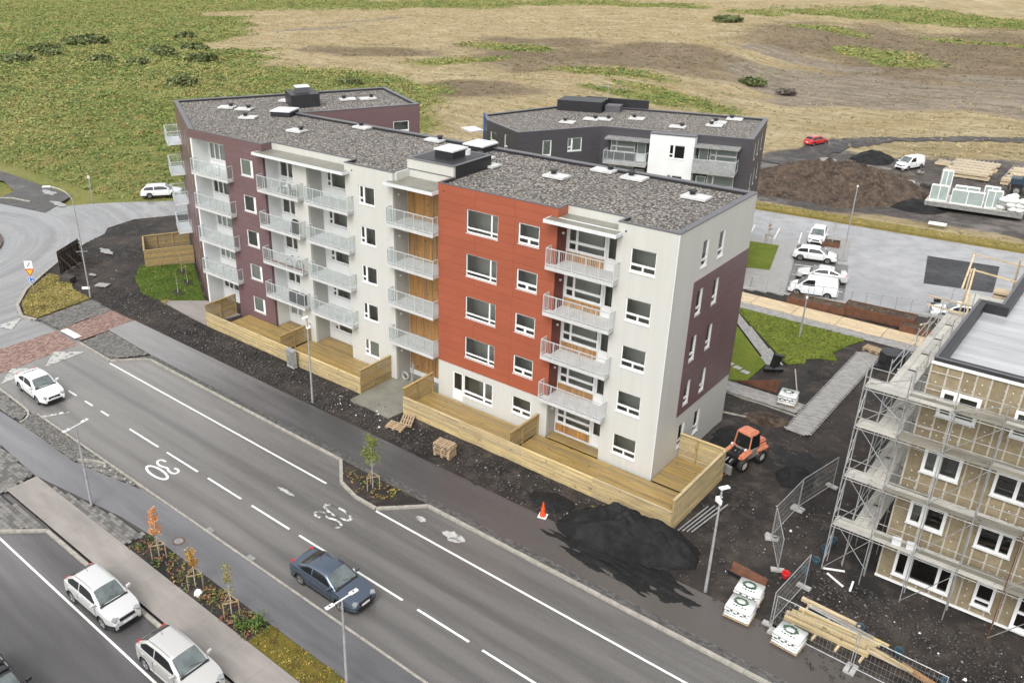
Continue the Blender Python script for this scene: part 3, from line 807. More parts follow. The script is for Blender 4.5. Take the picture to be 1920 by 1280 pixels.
def tuft_cloud(name,pts,w,h,cols,tri=7,seed=0,parent=None,flat=.55,leaf=(.14,.30)):
    """one joined mesh of leaf sprays; pts (n,3), w/h arrays, cols (n,3) per plant"""
    g=np.random.default_rng(seed); N=len(pts)
    base=np.repeat(pts,tri,0); ww=np.repeat(w,tri); hh=np.repeat(h,tri)
    a=g.uniform(0,2*np.pi,N*tri); rr=np.sqrt(g.uniform(0,1,N*tri))*.55*ww; zz=g.uniform(.15,1,N*tri)*hh*(1-.45*(rr/(.55*ww))**2)
    c=base+np.stack([np.cos(a)*rr,np.sin(a)*rr,zz],1)
    s=(ww*g.uniform(leaf[0],leaf[1],N*tri))[:,None]
    d1=g.normal(size=(N*tri,3)); d1/=np.linalg.norm(d1,axis=1)[:,None]; d1[:,2]*=flat
    d2=g.normal(size=(N*tri,3)); d2/=np.linalg.norm(d2,axis=1)[:,None]; d2[:,2]*=flat
    v=np.stack([c-d1*s,c+d2*s*.8,c+d1*s,c-d2*s*.8],1).reshape(-1,3)
    me=bpy.data.meshes.new(name); me.vertices.add(len(v)); me.vertices.foreach_set('co',v.astype(np.float32).ravel())
    k=N*tri; me.loops.add(k*4); me.loops.foreach_set('vertex_index',np.arange(k*4)); me.polygons.add(k); me.polygons.foreach_set('loop_start',np.arange(k)*4)
    me.update()
    col=np.repeat(cols,tri,0)*g.uniform(.7,1.3,(k,1)); col=np.repeat(np.concatenate([col,np.ones((k,1))],1),4,0)
    at=me.color_attributes.new('leaf','FLOAT_COLOR','POINT'); at.data.foreach_set('color',col.astype(np.float32).ravel())
    me.materials.append(MA['leaf'])
    return put(me,name,parent)
m,n,b=newmat('leaf'); at=nd(n,'ShaderNodeAttribute'); at.attribute_name='leaf'
lk(n,at.outputs['Color'],b.inputs['Base Color']); b.inputs['Roughness'].default_value=.65; b.inputs['Specular IOR Level'].default_value=.25
MA['leaf']=m
def sample(A,x,y):
    i=np.clip(np.searchsorted(xs,x)-1,0,nx-2); j=np.clip(np.searchsorted(ys,y)-1,0,ny-2)
    u=(x-xs[i])/(xs[i+1]-xs[i]); v=(y-ys[j])/(ys[j+1]-ys[j])
    return (A[j,i]*(1-u)+A[j,i+1]*u)*(1-v)+(A[j+1,i]*(1-u)+A[j+1,i+1]*u)*v
g=np.random.default_rng(5)
N=520000
px_=g.uniform(-470,60,N); py_=g.uniform(12,380,N)
dist=np.hypot(px_-18,py_+40)
gm=sample(green,px_,py_); keep=(g.uniform(0,1,N)<np.clip(gm*1.1-.12,0,1)*np.clip((110/dist)**1.5,.11,1))&~inpoly(px_,py_,BUILT)&(sample(yard,px_,py_)<.3)&~((py_>30)&(py_<75)&(px_>-42)&(rail_s(px_,py_)>-3))
clump=fbm(px_/5,py_/5,60)
keep&=(clump>.27)
px_,py_,dist,clump=px_[keep],py_[keep],dist[keep],clump[keep]
big=np.clip(dist/125,.8,1.9)
w=g.uniform(.7,1.5,len(px_))*big; h=g.uniform(.25,.65,len(px_))*np.sqrt(big)
t=np.clip((fbm(px_/12,py_/12,80)-.3)*2.2,0,1)[:,None]; t2=(g.uniform(0,1,len(px_))<.22)[:,None]
cols=np.array([.165,.215,.058])*(1-t)+np.array([.275,.275,.10])*t
cols=np.where(t2,np.array([.30,.235,.09]),cols); cols=np.where((g.uniform(0,1,len(px_))<.15)[:,None],np.array([.095,.15,.045]),cols)
zz=sample(Zt,px_,py_)
stuff(tuft_cloud('low_shrub_vegetation',np.stack([px_,py_,zz],1),w,h,cols,11,1,leaf=(.08,.18))); print('clumps',len(px_))
# dry grass tufts on the tan ground
N=70000; px_=g.uniform(-300,60,N); py_=g.uniform(40,330,N)
keep=(sample(green,px_,py_)<.4)&((sample(bare,px_,py_)<.5)|(g.uniform(0,1,N)<.45))&(sample(yard,px_,py_)<.2)&~inpoly(px_,py_,BUILT)&~((py_<71)&(px_>-40))
px_,py_=px_[keep],py_[keep]; zz=sample(Zt,px_,py_); br=sample(brown,px_,py_)[:,None]
cols=np.array([.41,.32,.175])*(1-br)+np.array([.15,.11,.065])*br
cols=np.where((g.uniform(0,1,len(px_))<.13)[:,None],np.array([.12,.135,.04]),cols)
stuff(tuft_cloud('dry_grass_tufts',np.stack([px_,py_,zz-.05],1),g.uniform(.5,1.4,len(px_)),g.uniform(.10,.30,len(px_)),cols,7,2,leaf=(.09,.2)))
# single dark shrubs one can count
SH=[(-170.6,91.8,5.5,2.6),(-192.7,105.6,5.5,2.6),(-186,92,4,2.2),(-200,99,4.5,2.2),(-142.5,66.9,4.2,3.0),(-233,95,9,3.2),(-228,80,6,2.5),(-209.8,63.4,6,2.8),(-213,74,4,2.2),(-192.5,77,4,2.2),(-224,125,5,2.6),(-180,80,3.5,2),(-118,92,3.5,1.8),(-55,150,3.6,2.2),(-47,148,2.6,1.8),(-100,240,6,2.5)]
nm=['dark bushy shrub in the green field above the maroon wing','wide dark shrub behind the largest shrub of the field','small dark shrub between two wider shrubs','dark shrub near the edge of the tan grass','rounded dark shrub standing alone in the green field','long dark thicket far out in the green field','low dark shrub in front of the long thicket','dark shrub on the green slope beyond the roundabout','small shrub beside the slope shrub','low round shrub in the middle of the green field','far shrub by the pale dry strip','little shrub at the fringe of the big shrubs','greenish shrub where green ground turns brown','dark shrub on the green patch beyond the dark block','grey twiggy shrub on the green patch beyond the dark block','far shrub by the distant gravel road']
for i,(x,y,w_,h_) in enumerate(SH):
    z=float(sample(Zt,np.array([x]),np.array([y]))[0]); t=thing('shrub',nm[i],'shrub',(x,y,z),0,'shrubs in the open field')
    w_*=1.5; h_*=.8; K=90; a=g.uniform(0,6.28,K); r=np.sqrt(g.uniform(0,1,K))*w_*.42
    pts=np.stack([np.cos(a)*r,np.sin(a)*r*.8,g.uniform(0,.45,K)*h_*(1-(r/(w_*.5))**2)],1)
    c=np.array([.125,.145,.06])*g.uniform(.6,1.5,(K,1)); 
    if 'grey' in nm[i]: c=np.array([.14,.12,.10])*g.uniform(.7,1.2,(K,1))
    tuft_cloud('crown',pts,np.full(K,w_*.34),np.full(K,h_*.62),c,8,100+i,t,.9)
    s=MB()
    for k in range(5): s.tube((0,0,-.2),(math.cos(k*1.3)*w_*.2,math.sin(k*1.3)*w_*.15,h_*.6),.06,4,.02)
    s.build('stem',MA['darkwood'],t)

# ------------------------------------------------------------------ streets, front side (ground about z 0, carriageway 0.1 lower)
def sheet(name,pts,z,m): return struct(MB().sheet(pts,z).build(name,m))
def disc(c,r,n=72,a0=0,a1=2*math.pi): return [(c[0]+r*math.cos(a0+(a1-a0)*i/n),c[1]+r*math.sin(a0+(a1-a0)*i/n)) for i in range(n)]
RC=(-78.0,-13.5)
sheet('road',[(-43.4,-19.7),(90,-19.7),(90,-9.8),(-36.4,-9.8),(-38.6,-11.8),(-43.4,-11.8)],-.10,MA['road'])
sheet('roundabout',disc(RC,17.4),-.104,MA['roundabout'])
sheet('road_approach',[(-43.2,-19.7),(-43.2,-11.75),(-50.6,-11.95),(-53.5,-12.2),(-56.5,-10.6),(-60.3,-6.6),(-62.7,-3.5),(-68,-1),(-72,-10),(-72,-20),(-62,-24),(-52,-22)],-.108,MA['roundabout'])
sheet('side_road',[(-85.6,4.9),(-80.6,6.9),(-78.7,9.9),(-75,13.7),(-71.5,17),(-60,29),(-44,40),(-30,52),(-26,46),(-40,35),(-52,28),(-60,21),(-66.6,13.6),(-69.3,9.3),(-68.8,5.6),(-67.2,4.3),(-66,1.4),(-68,-2),(-88,-2),(-92,2)],-.112,MA['roundabout'])
sheet('gravel_track',[(-84,9.6),(-86,12.9),(-90,14.2),(-96,14.6),(-101,13.8),(-107,11.2),(-125,8),(-125,3),(-107,5.2),(-98,7.4),(-92,6.0),(-90,2),(-80,4)],-.06,MA['gravel_lot'])
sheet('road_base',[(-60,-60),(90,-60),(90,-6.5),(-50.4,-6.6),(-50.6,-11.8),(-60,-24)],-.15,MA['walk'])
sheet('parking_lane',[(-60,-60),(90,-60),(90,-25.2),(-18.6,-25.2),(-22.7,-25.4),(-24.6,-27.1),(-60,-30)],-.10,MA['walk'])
isl=struct(MB().prism(disc(RC,10.4,60),-.3,.06).build('roundabout_island',mat('island_setts',(.10,.075,.06),.7,.3,4,bmp=.5,bs_=9)))
struct(MB().prism(disc(RC,8.6,48),.05,.5).build('island_mound',MA['drygrass']))

def kerb(name,pts,w=.15,top=.03,bot=-.3,seg=1.0,m=None):
    mb=MB()
    for a,b in zip(pts,pts[1:]):
        a_,b_=Vector((*a,0)),Vector((*b,0)); L=(b_-a_).length; k=max(1,round(L/seg)); d=(b_-a_).normalized()
        nrm=Vector((-d.y,d.x,0))
        for i in range(k):
            p=a_+d*(L*i/k+.006); q_=a_+d*(L*(i+1)/k-.006)
            mb.bar((p.x,p.y,(top+bot)/2),(q_.x,q_.y,(top+bot)/2),w,top-bot)
    return struct(mb.build(name,m or MA['kerb']))
kerb('kerb',[(-43.6,-11.8),(-38.8,-11.9),(-36.6,-9.8),(-15.5,-9.85)])
kerb('kerb',[(-15.5,-9.85),(-13.75,-11.5),(-12.1,-11.97),(-10.45,-12.0),(-9.65,-11.2),(-8.4,-9.9),(90,-9.9)],.2)
kerb('kerb',[(-40.8,-19.6),(-37.6,-19.65),(-36.2,-19.75),(-35.55,-20.0),(-35.2,-20.4),(-35.05,-20.85)])
kerb('kerb',[(-27.9,-20.6),(-27.5,-20.25),(-26.9,-19.9),(-26.1,-19.68)],.12)
kerb('kerb',[(-35.3,-19.52),(90,-19.58)],.13,.015)
kerb('kerb',[(-26.5,-27.3),(-24.6,-27.05),(-22.7,-25.3),(90,-25.12)],.2)
rk=[(-50.6,-11.9),(-52.4,-12.35),(-55.0,-11.45),(-57.9,-9.25),(-60.5,-6.35),(-62.9,-3.35),(-66,1.4)]
kerb('kerb',rk,.3,.02)
kerb('kerb',[(-85.6,4.9),(-89,4.2),(-92,2)],.25,.05)
kerb('road_joint',[(-79.2,4.0),(-67.2,4.3)],.08,-.098,-.2,m=MA['walk'])

# pavements on the building side
sheet('pavement',[(-43.9,-9.0),(-43.9,-6.55),(90,-6.4),(90,-9.36),(-37.0,-9.36)],.006,MA['walk'])
def brick_field(name,poly,bw,bh,z,mats,gap=.006,rot=0.,parent=None,single=None,th=.05,herring=False,base=None):
    """pavers laid in courses inside poly; one joined mesh, or single pavers as children of a bed"""
    cx=sum(p[0] for p in poly)/len(poly); cy=sum(p[1] for p in poly)/len(poly)
    c,s=math.cos(rot),math.sin(rot); L=max(math.hypot(p[0]-cx,p[1]-cy) for p in poly)+1
    nu,nv=int(2*L/bw)+2,int(2*L/bh)+2
    J,I=np.meshgrid(np.arange(nv),np.arange(nu),indexing='ij')
    u=-L+(I+.5*(J%2))*bw; v=-L+J*bh; xx=cx+u*c-v*s; yy=cy+u*s+v*c
    ok=inpoly(xx,yy,poly); xx,yy=xx[ok],yy[ok]; rr=np.random.default_rng(len(xx)+3)
    bed=struct(MB().sheet(poly,z-th*.55).build(name,base or MA['soil'],parent))
    M=Matrix.Rotation(rot,4,'Z')
    if single:
        ms=[MB().mbox(Matrix.Translation((0,0,-th/2)),bw-gap,bh-gap,th).mesh(single,m_) for m_ in mats]
        for x,y in zip(xx,yy):
            o=put(ms[rr.integers(len(ms))],single,bed,(x,y,z+rr.uniform(-.004,.004)),rot+rr.normal(0,.008))
        return bed
    mb=MB()
    for x,y in zip(xx,yy):
        zz_=z+rr.uniform(-.004,.004); hw,hh=(bw-gap)/2,(bh-gap)/2
        cr=[(x+a*c-b_*s,y+a*s+b_*c) for a,b_ in ((-hw,-hh),(hw,-hh),(hw,hh),(-hw,hh))]
        mb.add([(p[0],p[1],zz_-th) for p in cr]+[(p[0],p[1],zz_) for p in cr],[(4,5,6,7),(0,1,5,4),(1,2,6,5),(2,3,7,6),(3,0,4,7)],int(rr.integers(len(mats))))
    o=stuff(mb.build('pavers',mats,bed)); return bed
G1=[mat('paver_grey_%d'%i,sc((.150,.143,.132),k),.6,.15,3) for i,k in enumerate((.68,1.,1.25))]
G3=[mat('paver_dark_%d'%i,sc((.085,.082,.078),k),.5,.2,3) for i,k in enumerate((.75,1.,1.25))]
G2=[mat('paver_pale_%d'%i,sc((.27,.262,.25),k),.55,.12,3) for i,k in enumerate((.85,1.,1.1))]
RB=[mat('brick_red_%d'%i,c_,.6,.15,3) for i,c_ in enumerate(((.25,.155,.128),(.185,.115,.098),(.30,.205,.17)))]
brick_field('paved_strip',[(-37.2,-9.78),(60,-9.83),(60,-9.36),(-36.9,-9.30)],.21,.105,.012,G3,.012,0)
brick_field('paved_crossing_bay',[(-43.5,-11.65),(-43.6,-9.05),(-37.3,-9.35),(-38.9,-11.75)],.24,.14,.012,G1,.024,R(90))
brick_field('paved_crossing_bay',[(-50.5,-11.75),(-47.2,-11.6),(-47.4,-6.65),(-51.0,-6.5)],.24,.14,.012,G1,.024,R(90))
brick_field('brick_crossing',[(-47.1,-11.6),(-43.75,-11.6),(-43.95,-6.6),(-47.3,-6.65)],.24,.14,.012,RB,.024,R(90))
brick_field('brick_crossing',[(-47.6,-19.5),(-43.3,-19.5),(-43.4,-11.85),(-47.3,-11.85)],.24,.14,-.085,RB,.02,R(90),base=MA['roundabout'])
sheet('pavement',[(-44.1,-9.02),(-43.9,-6.56),(-43.55,-6.5),(-43.55,-9.04)],.0,MA['walk'])
# verge on the far side of the street: rough setts, single pavers, tarmac path
brick_field('sett_verge',[(-35.3,-20.9),(-35.2,-20.5),(-35.5,-19.95),(-35.3,-19.62),(-26.6,-19.65),(-27.6,-20.2),(-27.95,-20.85),(-33,-20.85)],.16,.12,.010,G1,.025,R(4))
brick_field('sett_verge',[(-27.4,-20.75),(-26.3,-19.78),(-22.2,-19.72),(-25,-20.3)],.22,.15,.010,[MA['kerb']]+G1,.02,R(20))
brick_field('sett_verge',[(-44,-21.6),(-44,-19.65),(-36.4,-19.85),(-35.75,-20.1),(-35.3,-20.8),(-38.1,-20.95)],.22,.15,.012,G1,.016,0)
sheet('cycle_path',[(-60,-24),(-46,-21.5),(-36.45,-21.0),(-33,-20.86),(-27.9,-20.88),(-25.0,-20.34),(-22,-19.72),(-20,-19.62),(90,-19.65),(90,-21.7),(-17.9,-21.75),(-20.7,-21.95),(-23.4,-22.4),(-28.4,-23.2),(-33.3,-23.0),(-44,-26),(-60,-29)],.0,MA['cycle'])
brick_field('paved_verge',[(-36,-25.3),(-33.4,-23.02),(-28.4,-23.25),(-28.0,-25.1),(-28.1,-25.4)],.32,.21,.014,G1,.014,R(3),single='paver')
brick_field('paved_verge',[(-34,-27.2),(-33.5,-25.5),(-28.1,-25.45),(-22.8,-25.3),(-24.7,-27.0),(-26.5,-27.2)],.34,.24,.014,G1,.016,0,single='paver')
brick_field('paved_verge',[(-27.75,-23.32),(-18.3,-23.17),(-18.2,-21.98),(-20.6,-22.05),(-23.3,-22.5)],.34,.21,.014,G1,.014,0,single='paver')
fp=struct(MB().box(-28.1,90,-25.03,-23.16,-.2,.0).build('footpath',MA['soil']))
sl_=MB().box(.003,2.197,-25.03,-23.16,-.1,.02).mesh('slab',MA['path_conc'])
for i in range(22): put(sl_,'slab',fp,(-28.1+2.2*i,0,0))
# planting bed beside the footpath
bed=struct(MB().box(-18.15,-7.9,-23.14,-21.78,-.2,.02).build('planting_bed',MA['soil']))
struct(MB().box(-7.9,90,-23.14,-21.78,-.2,.03).build('verge_grass',MA['moss']))
# island bed with tree by the parking bay
ib=[(-15.3,-9.85),(-13.7,-11.4),(-12.1,-11.85),(-10.5,-11.88),(-9.75,-11.15),(-8.6,-9.85)]
struct(MB().prism(ib,-.3,.02).build('planting_bed',MA['soil']))

# painted markings
def mark(name,pts,z=-.094,m=None): return struct(MB().sheet(pts,z).build(name,m or MA['paint']))
def stripe(x0,x1,y,w=.13,z=-.094): return mark('road_marking',[(x0,y-w/2),(x1,y-w/2),(x1,y+w/2),(x0,y+w/2)],z)
def worn(nm_,k,base=(.08,.078,.076),scl=2.5,top=(.62,.62,.60)):
    m,n,b=newmat(nm_); f=remap(n,noise(n,posmap(n),scl,6,.7),k,k+.10); lk(n,mix(n,f,base,top),b.inputs['Base Color']); b.inputs['Roughness'].default_value=.5; return m
MA['wornpaint']=worn('worn_paint',.465); MA['faint']=worn('faint_paint',.40,(.16,.16,.155),3,(.42,.42,.40))
stripe(-38.5,-14.4,-12.1); stripe(-10.35,60,-12.1)
for a,b_ in ((-36.84,-35.7),(-34.55,-33.5),(-32.4,-31.4),(-28.8,-25.45),(-24.5,-21.2),(-20.2,-17.0),(-16.05,-12.8),(-12.0,-8.6),(-7.9,-4.45),(-3.5,-.36),(.4,3.6),(4.4,7.6),(8.4,11.6)): stripe(a,b_,-16.38)
stripe(-24.4,60,-27.3,.12)
for t_ in ([(-43.65,-13.95),(-41.76,-12.3),(-41.67,-15.7)],[(-43.46,-17.5),(-41.8,-15.98),(-41.55,-19.2)],[(-52.0,-14.8),(-52.1,-12.46),(-50.36,-14.14)]): mark('give_way_marking',t_,-.078,MA['faint'])
mark('road_marking',[(-46.8,-11.72),(-46.75,-11.1),(-44.45,-11.1),(-44.4,-11.72)],.022)
mark('road_marking',[(-34.9,-19.4),(-34.6,-19.35),(-33.9,-17.9),(-34.2,-17.9)],-.094,MA['wornpaint'])
def stroke(mb,pts,w,z):
    L=[];Rr=[]
    for i,p in enumerate(pts):
        a=Vector(pts[max(i-1,0)]);b_=Vector(pts[min(i+1,len(pts)-1)]); d=(b_-a).normalized(); n_=Vector((-d.y,d.x))*w/2
        L.append(Vector(p)+n_); Rr.append(Vector(p)-n_)
    for i in range(len(pts)-1): mb.add([(q.x,q.y,z) for q in (Rr[i],Rr[i+1],L[i+1],L[i])],[(0,1,2,3)])
def smooth(pts,k=2):
    for _ in range(k):
        o=[pts[0]]
        for a,b_ in zip(pts,pts[1:]): o+=[(a[0]*.75+b_[0]*.25,a[1]*.75+b_[1]*.25),(a[0]*.25+b_[0]*.75,a[1]*.25+b_[1]*.75)]
        pts=o+[pts[-1]]
    return pts
def digits(c2,flip,m):
    c1=(-23.0,-17.7)
    def tr_(p): return (c2[0]+flip*(p[0]-c1[0]),c2[1]+flip*(p[1]-c1[1]))
    mb=MB(); z=-.092; n_=28
    for i in range(n_):
        a,b_=2*math.pi*i/n_,2*math.pi*(i+1)/n_
        q=[(-23.03+1.12*math.cos(a),-18.07+.40*math.sin(a)),(-23.03+1.12*math.cos(b_),-18.07+.40*math.sin(b_)),(-23.03+.90*math.cos(b_),-18.07+.25*math.sin(b_)),(-23.03+.90*math.cos(a),-18.07+.25*math.sin(a))]
        mb.sheet([tr_(p) for p in q],z)
    top_=smooth([(-22.62,-17.10),(-22.35,-17.04),(-22.1,-17.12),(-22.05,-17.36),(-22.25,-17.52),(-22.65,-17.50),(-22.98,-17.36)])
    low_=smooth([(-22.98,-17.36),(-23.2,-17.46),(-23.6,-17.55),(-23.98,-17.45),(-24.12,-17.24),(-23.95,-17.06),(-23.62,-17.03)])
    stroke(mb,[tr_(p) for p in top_],.145,z+.001); stroke(mb,[tr_(p) for p in low_],.145,z+.002)
    return struct(mb.build('speed_marking',m))
digits((-23.0,-17.7),1,MA['paint'])
digits((-11.9,-13.97),-1,MA['wornpaint'])
# worn paint patches in the bay
for px0,py0,w_,h_ in ((-5.6,-11.0,1.7,1.0),(-8.0,-11.0,.9,.5),(-15.6,-14.2,1.7,.35)):
    pts=[(px0+w_*.5*math.cos(a)*(.6+.4*random.random()),py0+h_*.5*math.sin(a)*(.5+.5*random.random())) for a in np.linspace(0,2*math.pi,18,endpoint=False)]
    mark('worn_marking',pts,-.095,MA['faint'])
# ------------------------------------------------------------------ soil ground round the buildings
SOIL=[(-43.8,-6.62),(90,-6.45),(90,58),(-13,30.8),(-13,5),(-40,5),(-50,14),(-62,22),(-66.5,13.6),(-69.1,9.4),(-68.6,5.6),(-67,4.3),(-65.7,1.4),(-62.7,-3.3),(-60.2,-6.3),(-57.7,-9.1),(-54.9,-11.3),(-52.4,-12.2),(-50.6,-11.8),(-50.7,-6.6)]
def grid_mesh(name,poly,st,zf,m,pad=.0,smooth=True):
    x0=min(p[0] for p in poly);x1=max(p[0] for p in poly);y0=min(p[1] for p in poly);y1=max(p[1] for p in poly)
    ax=np.arange(x0,x1+st,st);ay=np.arange(y0,y1+st,st);XX,YY=np.meshgrid(ax,ay)
    ZZ=zf(XX,YY); ok=inpoly(XX,YY,poly); k=len(ax)
    i=(np.arange(len(ay)-1)[:,None]*k+np.arange(k-1)[None])
    full=ok[:-1,:-1]|ok[1:,:-1]|ok[:-1,1:]|ok[1:,1:]; i=i[full]
    qd=np.stack([i,i+1,i+1+k,i+k],1); used=np.unique(qd); rm=np.full(XX.size,-1); rm[used]=np.arange(len(used)); qd=rm[qd]
    me=bpy.data.meshes.new(name); co=np.stack([XX,YY,ZZ],-1).reshape(-1,3)[used]
    me.vertices.add(len(co)); me.vertices.foreach_set('co',co.astype(np.float32).ravel())
    me.loops.add(qd.size); me.loops.foreach_set('vertex_index',qd.ravel().astype(np.int32)); me.polygons.add(len(qd)); me.polygons.foreach_set('loop_start',np.arange(len(qd))*4)
    me.polygons.foreach_set('use_smooth',np.full(len(qd),smooth)); me.update(); me.materials.append(m); return put(me,name)
def soil_z(x,y):
    b=(fbm(x/1.3,y/1.3,5,5)-.62)*.22-.015
    edge=sstep(-6.7,-5.6,y)
    z=np.minimum(b*(.3+.7*edge),.04)
    z=np.where((y>-3.3)&(y<3.6)&(x<3)&(x>-39),-.05,z)
    z=np.where(y>10.3,np.minimum(z,-.004),z)
    rut=np.exp(-(((x-5.0-.10*y+.8*np.sin(y*.25))**2-.64)/.35)**2)+np.exp(-(((x-7.2-.05*y)**2-.5)/.3)**2)
    z=np.where((x>2.5)&(y<26)&(y>-6.4)&(x<9.8), z-.10*rut+.03*np.sin(y*9)*rut, z)
    z=np.where((x<-41)&(y<6), np.minimum(z,-.01)-.02*(x<-51.5), z)
    z=np.where((x<-52.5), z-.06, z)
    return z
struct(grid_mesh('soil_ground',SOIL,.34,soil_z,MA['soil']))
# loose stones on the soil
def stones(name,boxes,m,smin,smax,seed,zf=None):
    gg=np.random.default_rng(seed); P_=[]
    for x0,x1,y0,y1,n_ in boxes: P_.append(np.stack([gg.uniform(x0,x1,n_),gg.uniform(y0,y1,n_)],1))
    P_=np.concatenate(P_); N=len(P_); r=smin+(smax-smin)*gg.uniform(0,1,N)**3
    z=(zf(P_[:,0],P_[:,1]) if zf else np.zeros(N))
    oc=np.array([(1,0,0),(0,1,0),(-1,0,0),(0,-1,0),(0,0,.8),(0,0,-.5)])
    v=oc[None]*r[:,None,None]*gg.uniform(.55,1.2,(N,6,1)); a=gg.uniform(0,6.28,N)
    c,s=np.cos(a)[:,None],np.sin(a)[:,None]; v=np.stack([v[...,0]*c-v[...,1]*s,v[...,0]*s+v[...,1]*c,v[...,2]],-1)
    v=v+np.stack([P_[:,0],P_[:,1],z+r*.25],1)[:,None]; F=np.array([(0,1,4),(1,2,4),(2,3,4),(3,0,4),(1,0,5),(2,1,5),(3,2,5),(0,3,5)])
    f=(np.arange(N)[:,None,None]*6+F[None]).reshape(-1,3)
    me=bpy.data.meshes.new(name); me.vertices.add(N*6); me.vertices.foreach_set('co',v.astype(np.float32).ravel()); me.loops.add(f.size); me.loops.foreach_set('vertex_index',f.ravel().astype(np.int32)); me.polygons.add(len(f)); me.polygons.foreach_set('loop_start',np.arange(len(f))*3); me.update(); me.materials.append(m)
    return stuff(put(me,name))
MA['stone_d']=mat('dark_stone',(.05,.045,.042),.8,.4,5); MA['stone_l']=mat('pale_stone',(.22,.21,.20),.8,.3,5)
stones('rubble',[(-40,-16,-6.4,-3.4,3600),(-16,3,-6.3,-3.4,1500),(-52,-40,-6.3,-3,900),(9.5,24,-5,-1,2600),(3,9.5,-7,4,700),(11,24,-8,-4,900),(-62,-47,-2,8,700)],MA['stone_d'],.03,.14,4,soil_z)
stones('pale_rubble',[(-40,-16,-6.2,-3.4,300),(-16,3,-5.6,-3.3,200),(-50,-41,-6.3,-3.4,160),(9.5,24,-5,-1.2,160),(7,9.5,-4,4,40),(-60,-48,-3,7,60)],MA['stone_l'],.025,.10,8,soil_z)
stones('litter',[(9.8,22,-4.6,-1.2,18),(-22,-16,-5.6,-3.8,26),(-56,-48,-5,-1,10),(5,9,-6,3,8)],MA['frame'],.04,.13,18,soil_z)
# puddles and light patches on the lot by the side road
MA['puddle']=mat('puddle_water',(.22,.215,.21),.05,.3,2,spec=1.)  # pale base colour stands in for the sky reflected in the water
for x,y,a,b_ in ((-61.5,1.2,1.5,.5),(-56.5,-3.2,.6,.3),(-82,6.8,2.2,.6),(-88,8.5,2.5,.7)):
    pts=[(x+a*math.cos(t)*(.25+1.2*float(fbm(x+2*math.cos(t),y+2*math.sin(t),3))),y+b_*math.sin(t)*(.25+1.2*float(fbm(x+2*math.cos(t)+9,y+2*math.sin(t),4)))) for t in np.linspace(0,2*math.pi,40,endpoint=False)]
    struct(MB().sheet(pts,.012 if x>-80 else -.05).build('puddle',MA['puddle']))

# lawns, paths
def slabgrass(name,pts,m,z=.03,th=.12): return struct(MB().prism(pts,z-th,z).build(name,m))
slabgrass('lawn',[(-55.0,1.1),(-51.4,4.8),(-42.7,-.15),(-45.9,-2.6),(-48.5,-2.8),(-52.4,-1.2)],MA['lawn2'],.05)
slabgrass('verge_grass',[(-51.2,-6.55),(-50.8,-11.6),(-52.4,-12.0),(-54.8,-11.1),(-57.6,-8.9),(-60.0,-5.8),(-57.4,-5.4),(-54.5,-6.35)],MA['drygrass'],.07)
struct(MB().prism([(-45.8,-2.7),(-42.6,-.02),(-37.9,-.02),(-38.5,-3.2),(-42.6,-2.95)],-.1,.04).build('entrance_path',MA['path_conc']))
struct(MB().prism([(-20.3,-4.3),(-20.3,1.4),(-15.95,1.4),(-16.55,-4.4)],-.1,.06).build('entrance_path',MA['wet_concrete']))
slabgrass('lawn',[(-13,28.0),(3.2,28.05),(2.5,26.0),(2.1,24.2),(2.8,23.2),(1.7,22.6),(1.0,22.0),(1.2,21.2),(.3,20.2),(-6.1,27.0),(-6.6,27.6)],MA['lawn'],.04)
slabgrass('lawn',[(-5.0,24.1),(-.9,19.2),(-.9,18.4),(-.9,15.9),(-1.9,15.2),(-13,15.0),(-13,27.6),(-8,27.6)],MA['lawn'],.04)
brick_field('garden_path',[(-4.95,24.3),(-.72,19.1),(.05,20.0),(-6.2,26.9),(-6.5,26.0)],.3,.15,.05,G2,.008,R(-50))
brick_field('garden_path',[(-13,28.12),(7,28.12),(7,29.25),(-13,29.25)],.3,.15,.05,G2,.008,0)
brick_field('garden_path',[(-6,13.55),(3.4,13.55),(3.4,14.95),(-6,14.95)],.3,.15,.05,G2,.008,0)
brick_field('garden_path',[(3.45,11.0),(4.95,11.2),(4.95,26.4),(3.45,25.6)],.3,.15,.06,G2,.008,0)
bwk=struct(MB().box(-13,7.4,29.28,31.4,-.1,.03).build('boardwalk',MA['soil']))
bm_=MB().box(0,3.36,0,.135,0,.045).mesh('board',MA['lightwood'])
for i in range(15):
    for j in range(6): put(bm_,'board',bwk,(-13+3.4*j,29.3+i*.14,.032))
for i,(x,y) in enumerate(((-2.9,17.6),(-2.2,17.3),(-1.5,17.0))):
    tag(MB().prism([(-.3,-.2),(.25,-.26),(.32,.15),(-.2,.25)],0,.05).build('stepping_stone',MA['concrete'],None,(x,y,.042)),['pale stepping stone in the lawn farthest from the path','pale stepping stone in the lawn between two others','pale stepping stone in the lawn next to the path'][i],'stepping stone','stepping stones in the lawn')
kerb('edging',[(-.6,10.6),(1.9,11.2)],.1,.06,-.1,.6); kerb('edging',[(1.0,19.8),(2.4,16.3)],.08,.05,-.1,.6); kerb('edging',[(-2,13.4),(3.4,13.3)],.08,.03,-.1,.6)
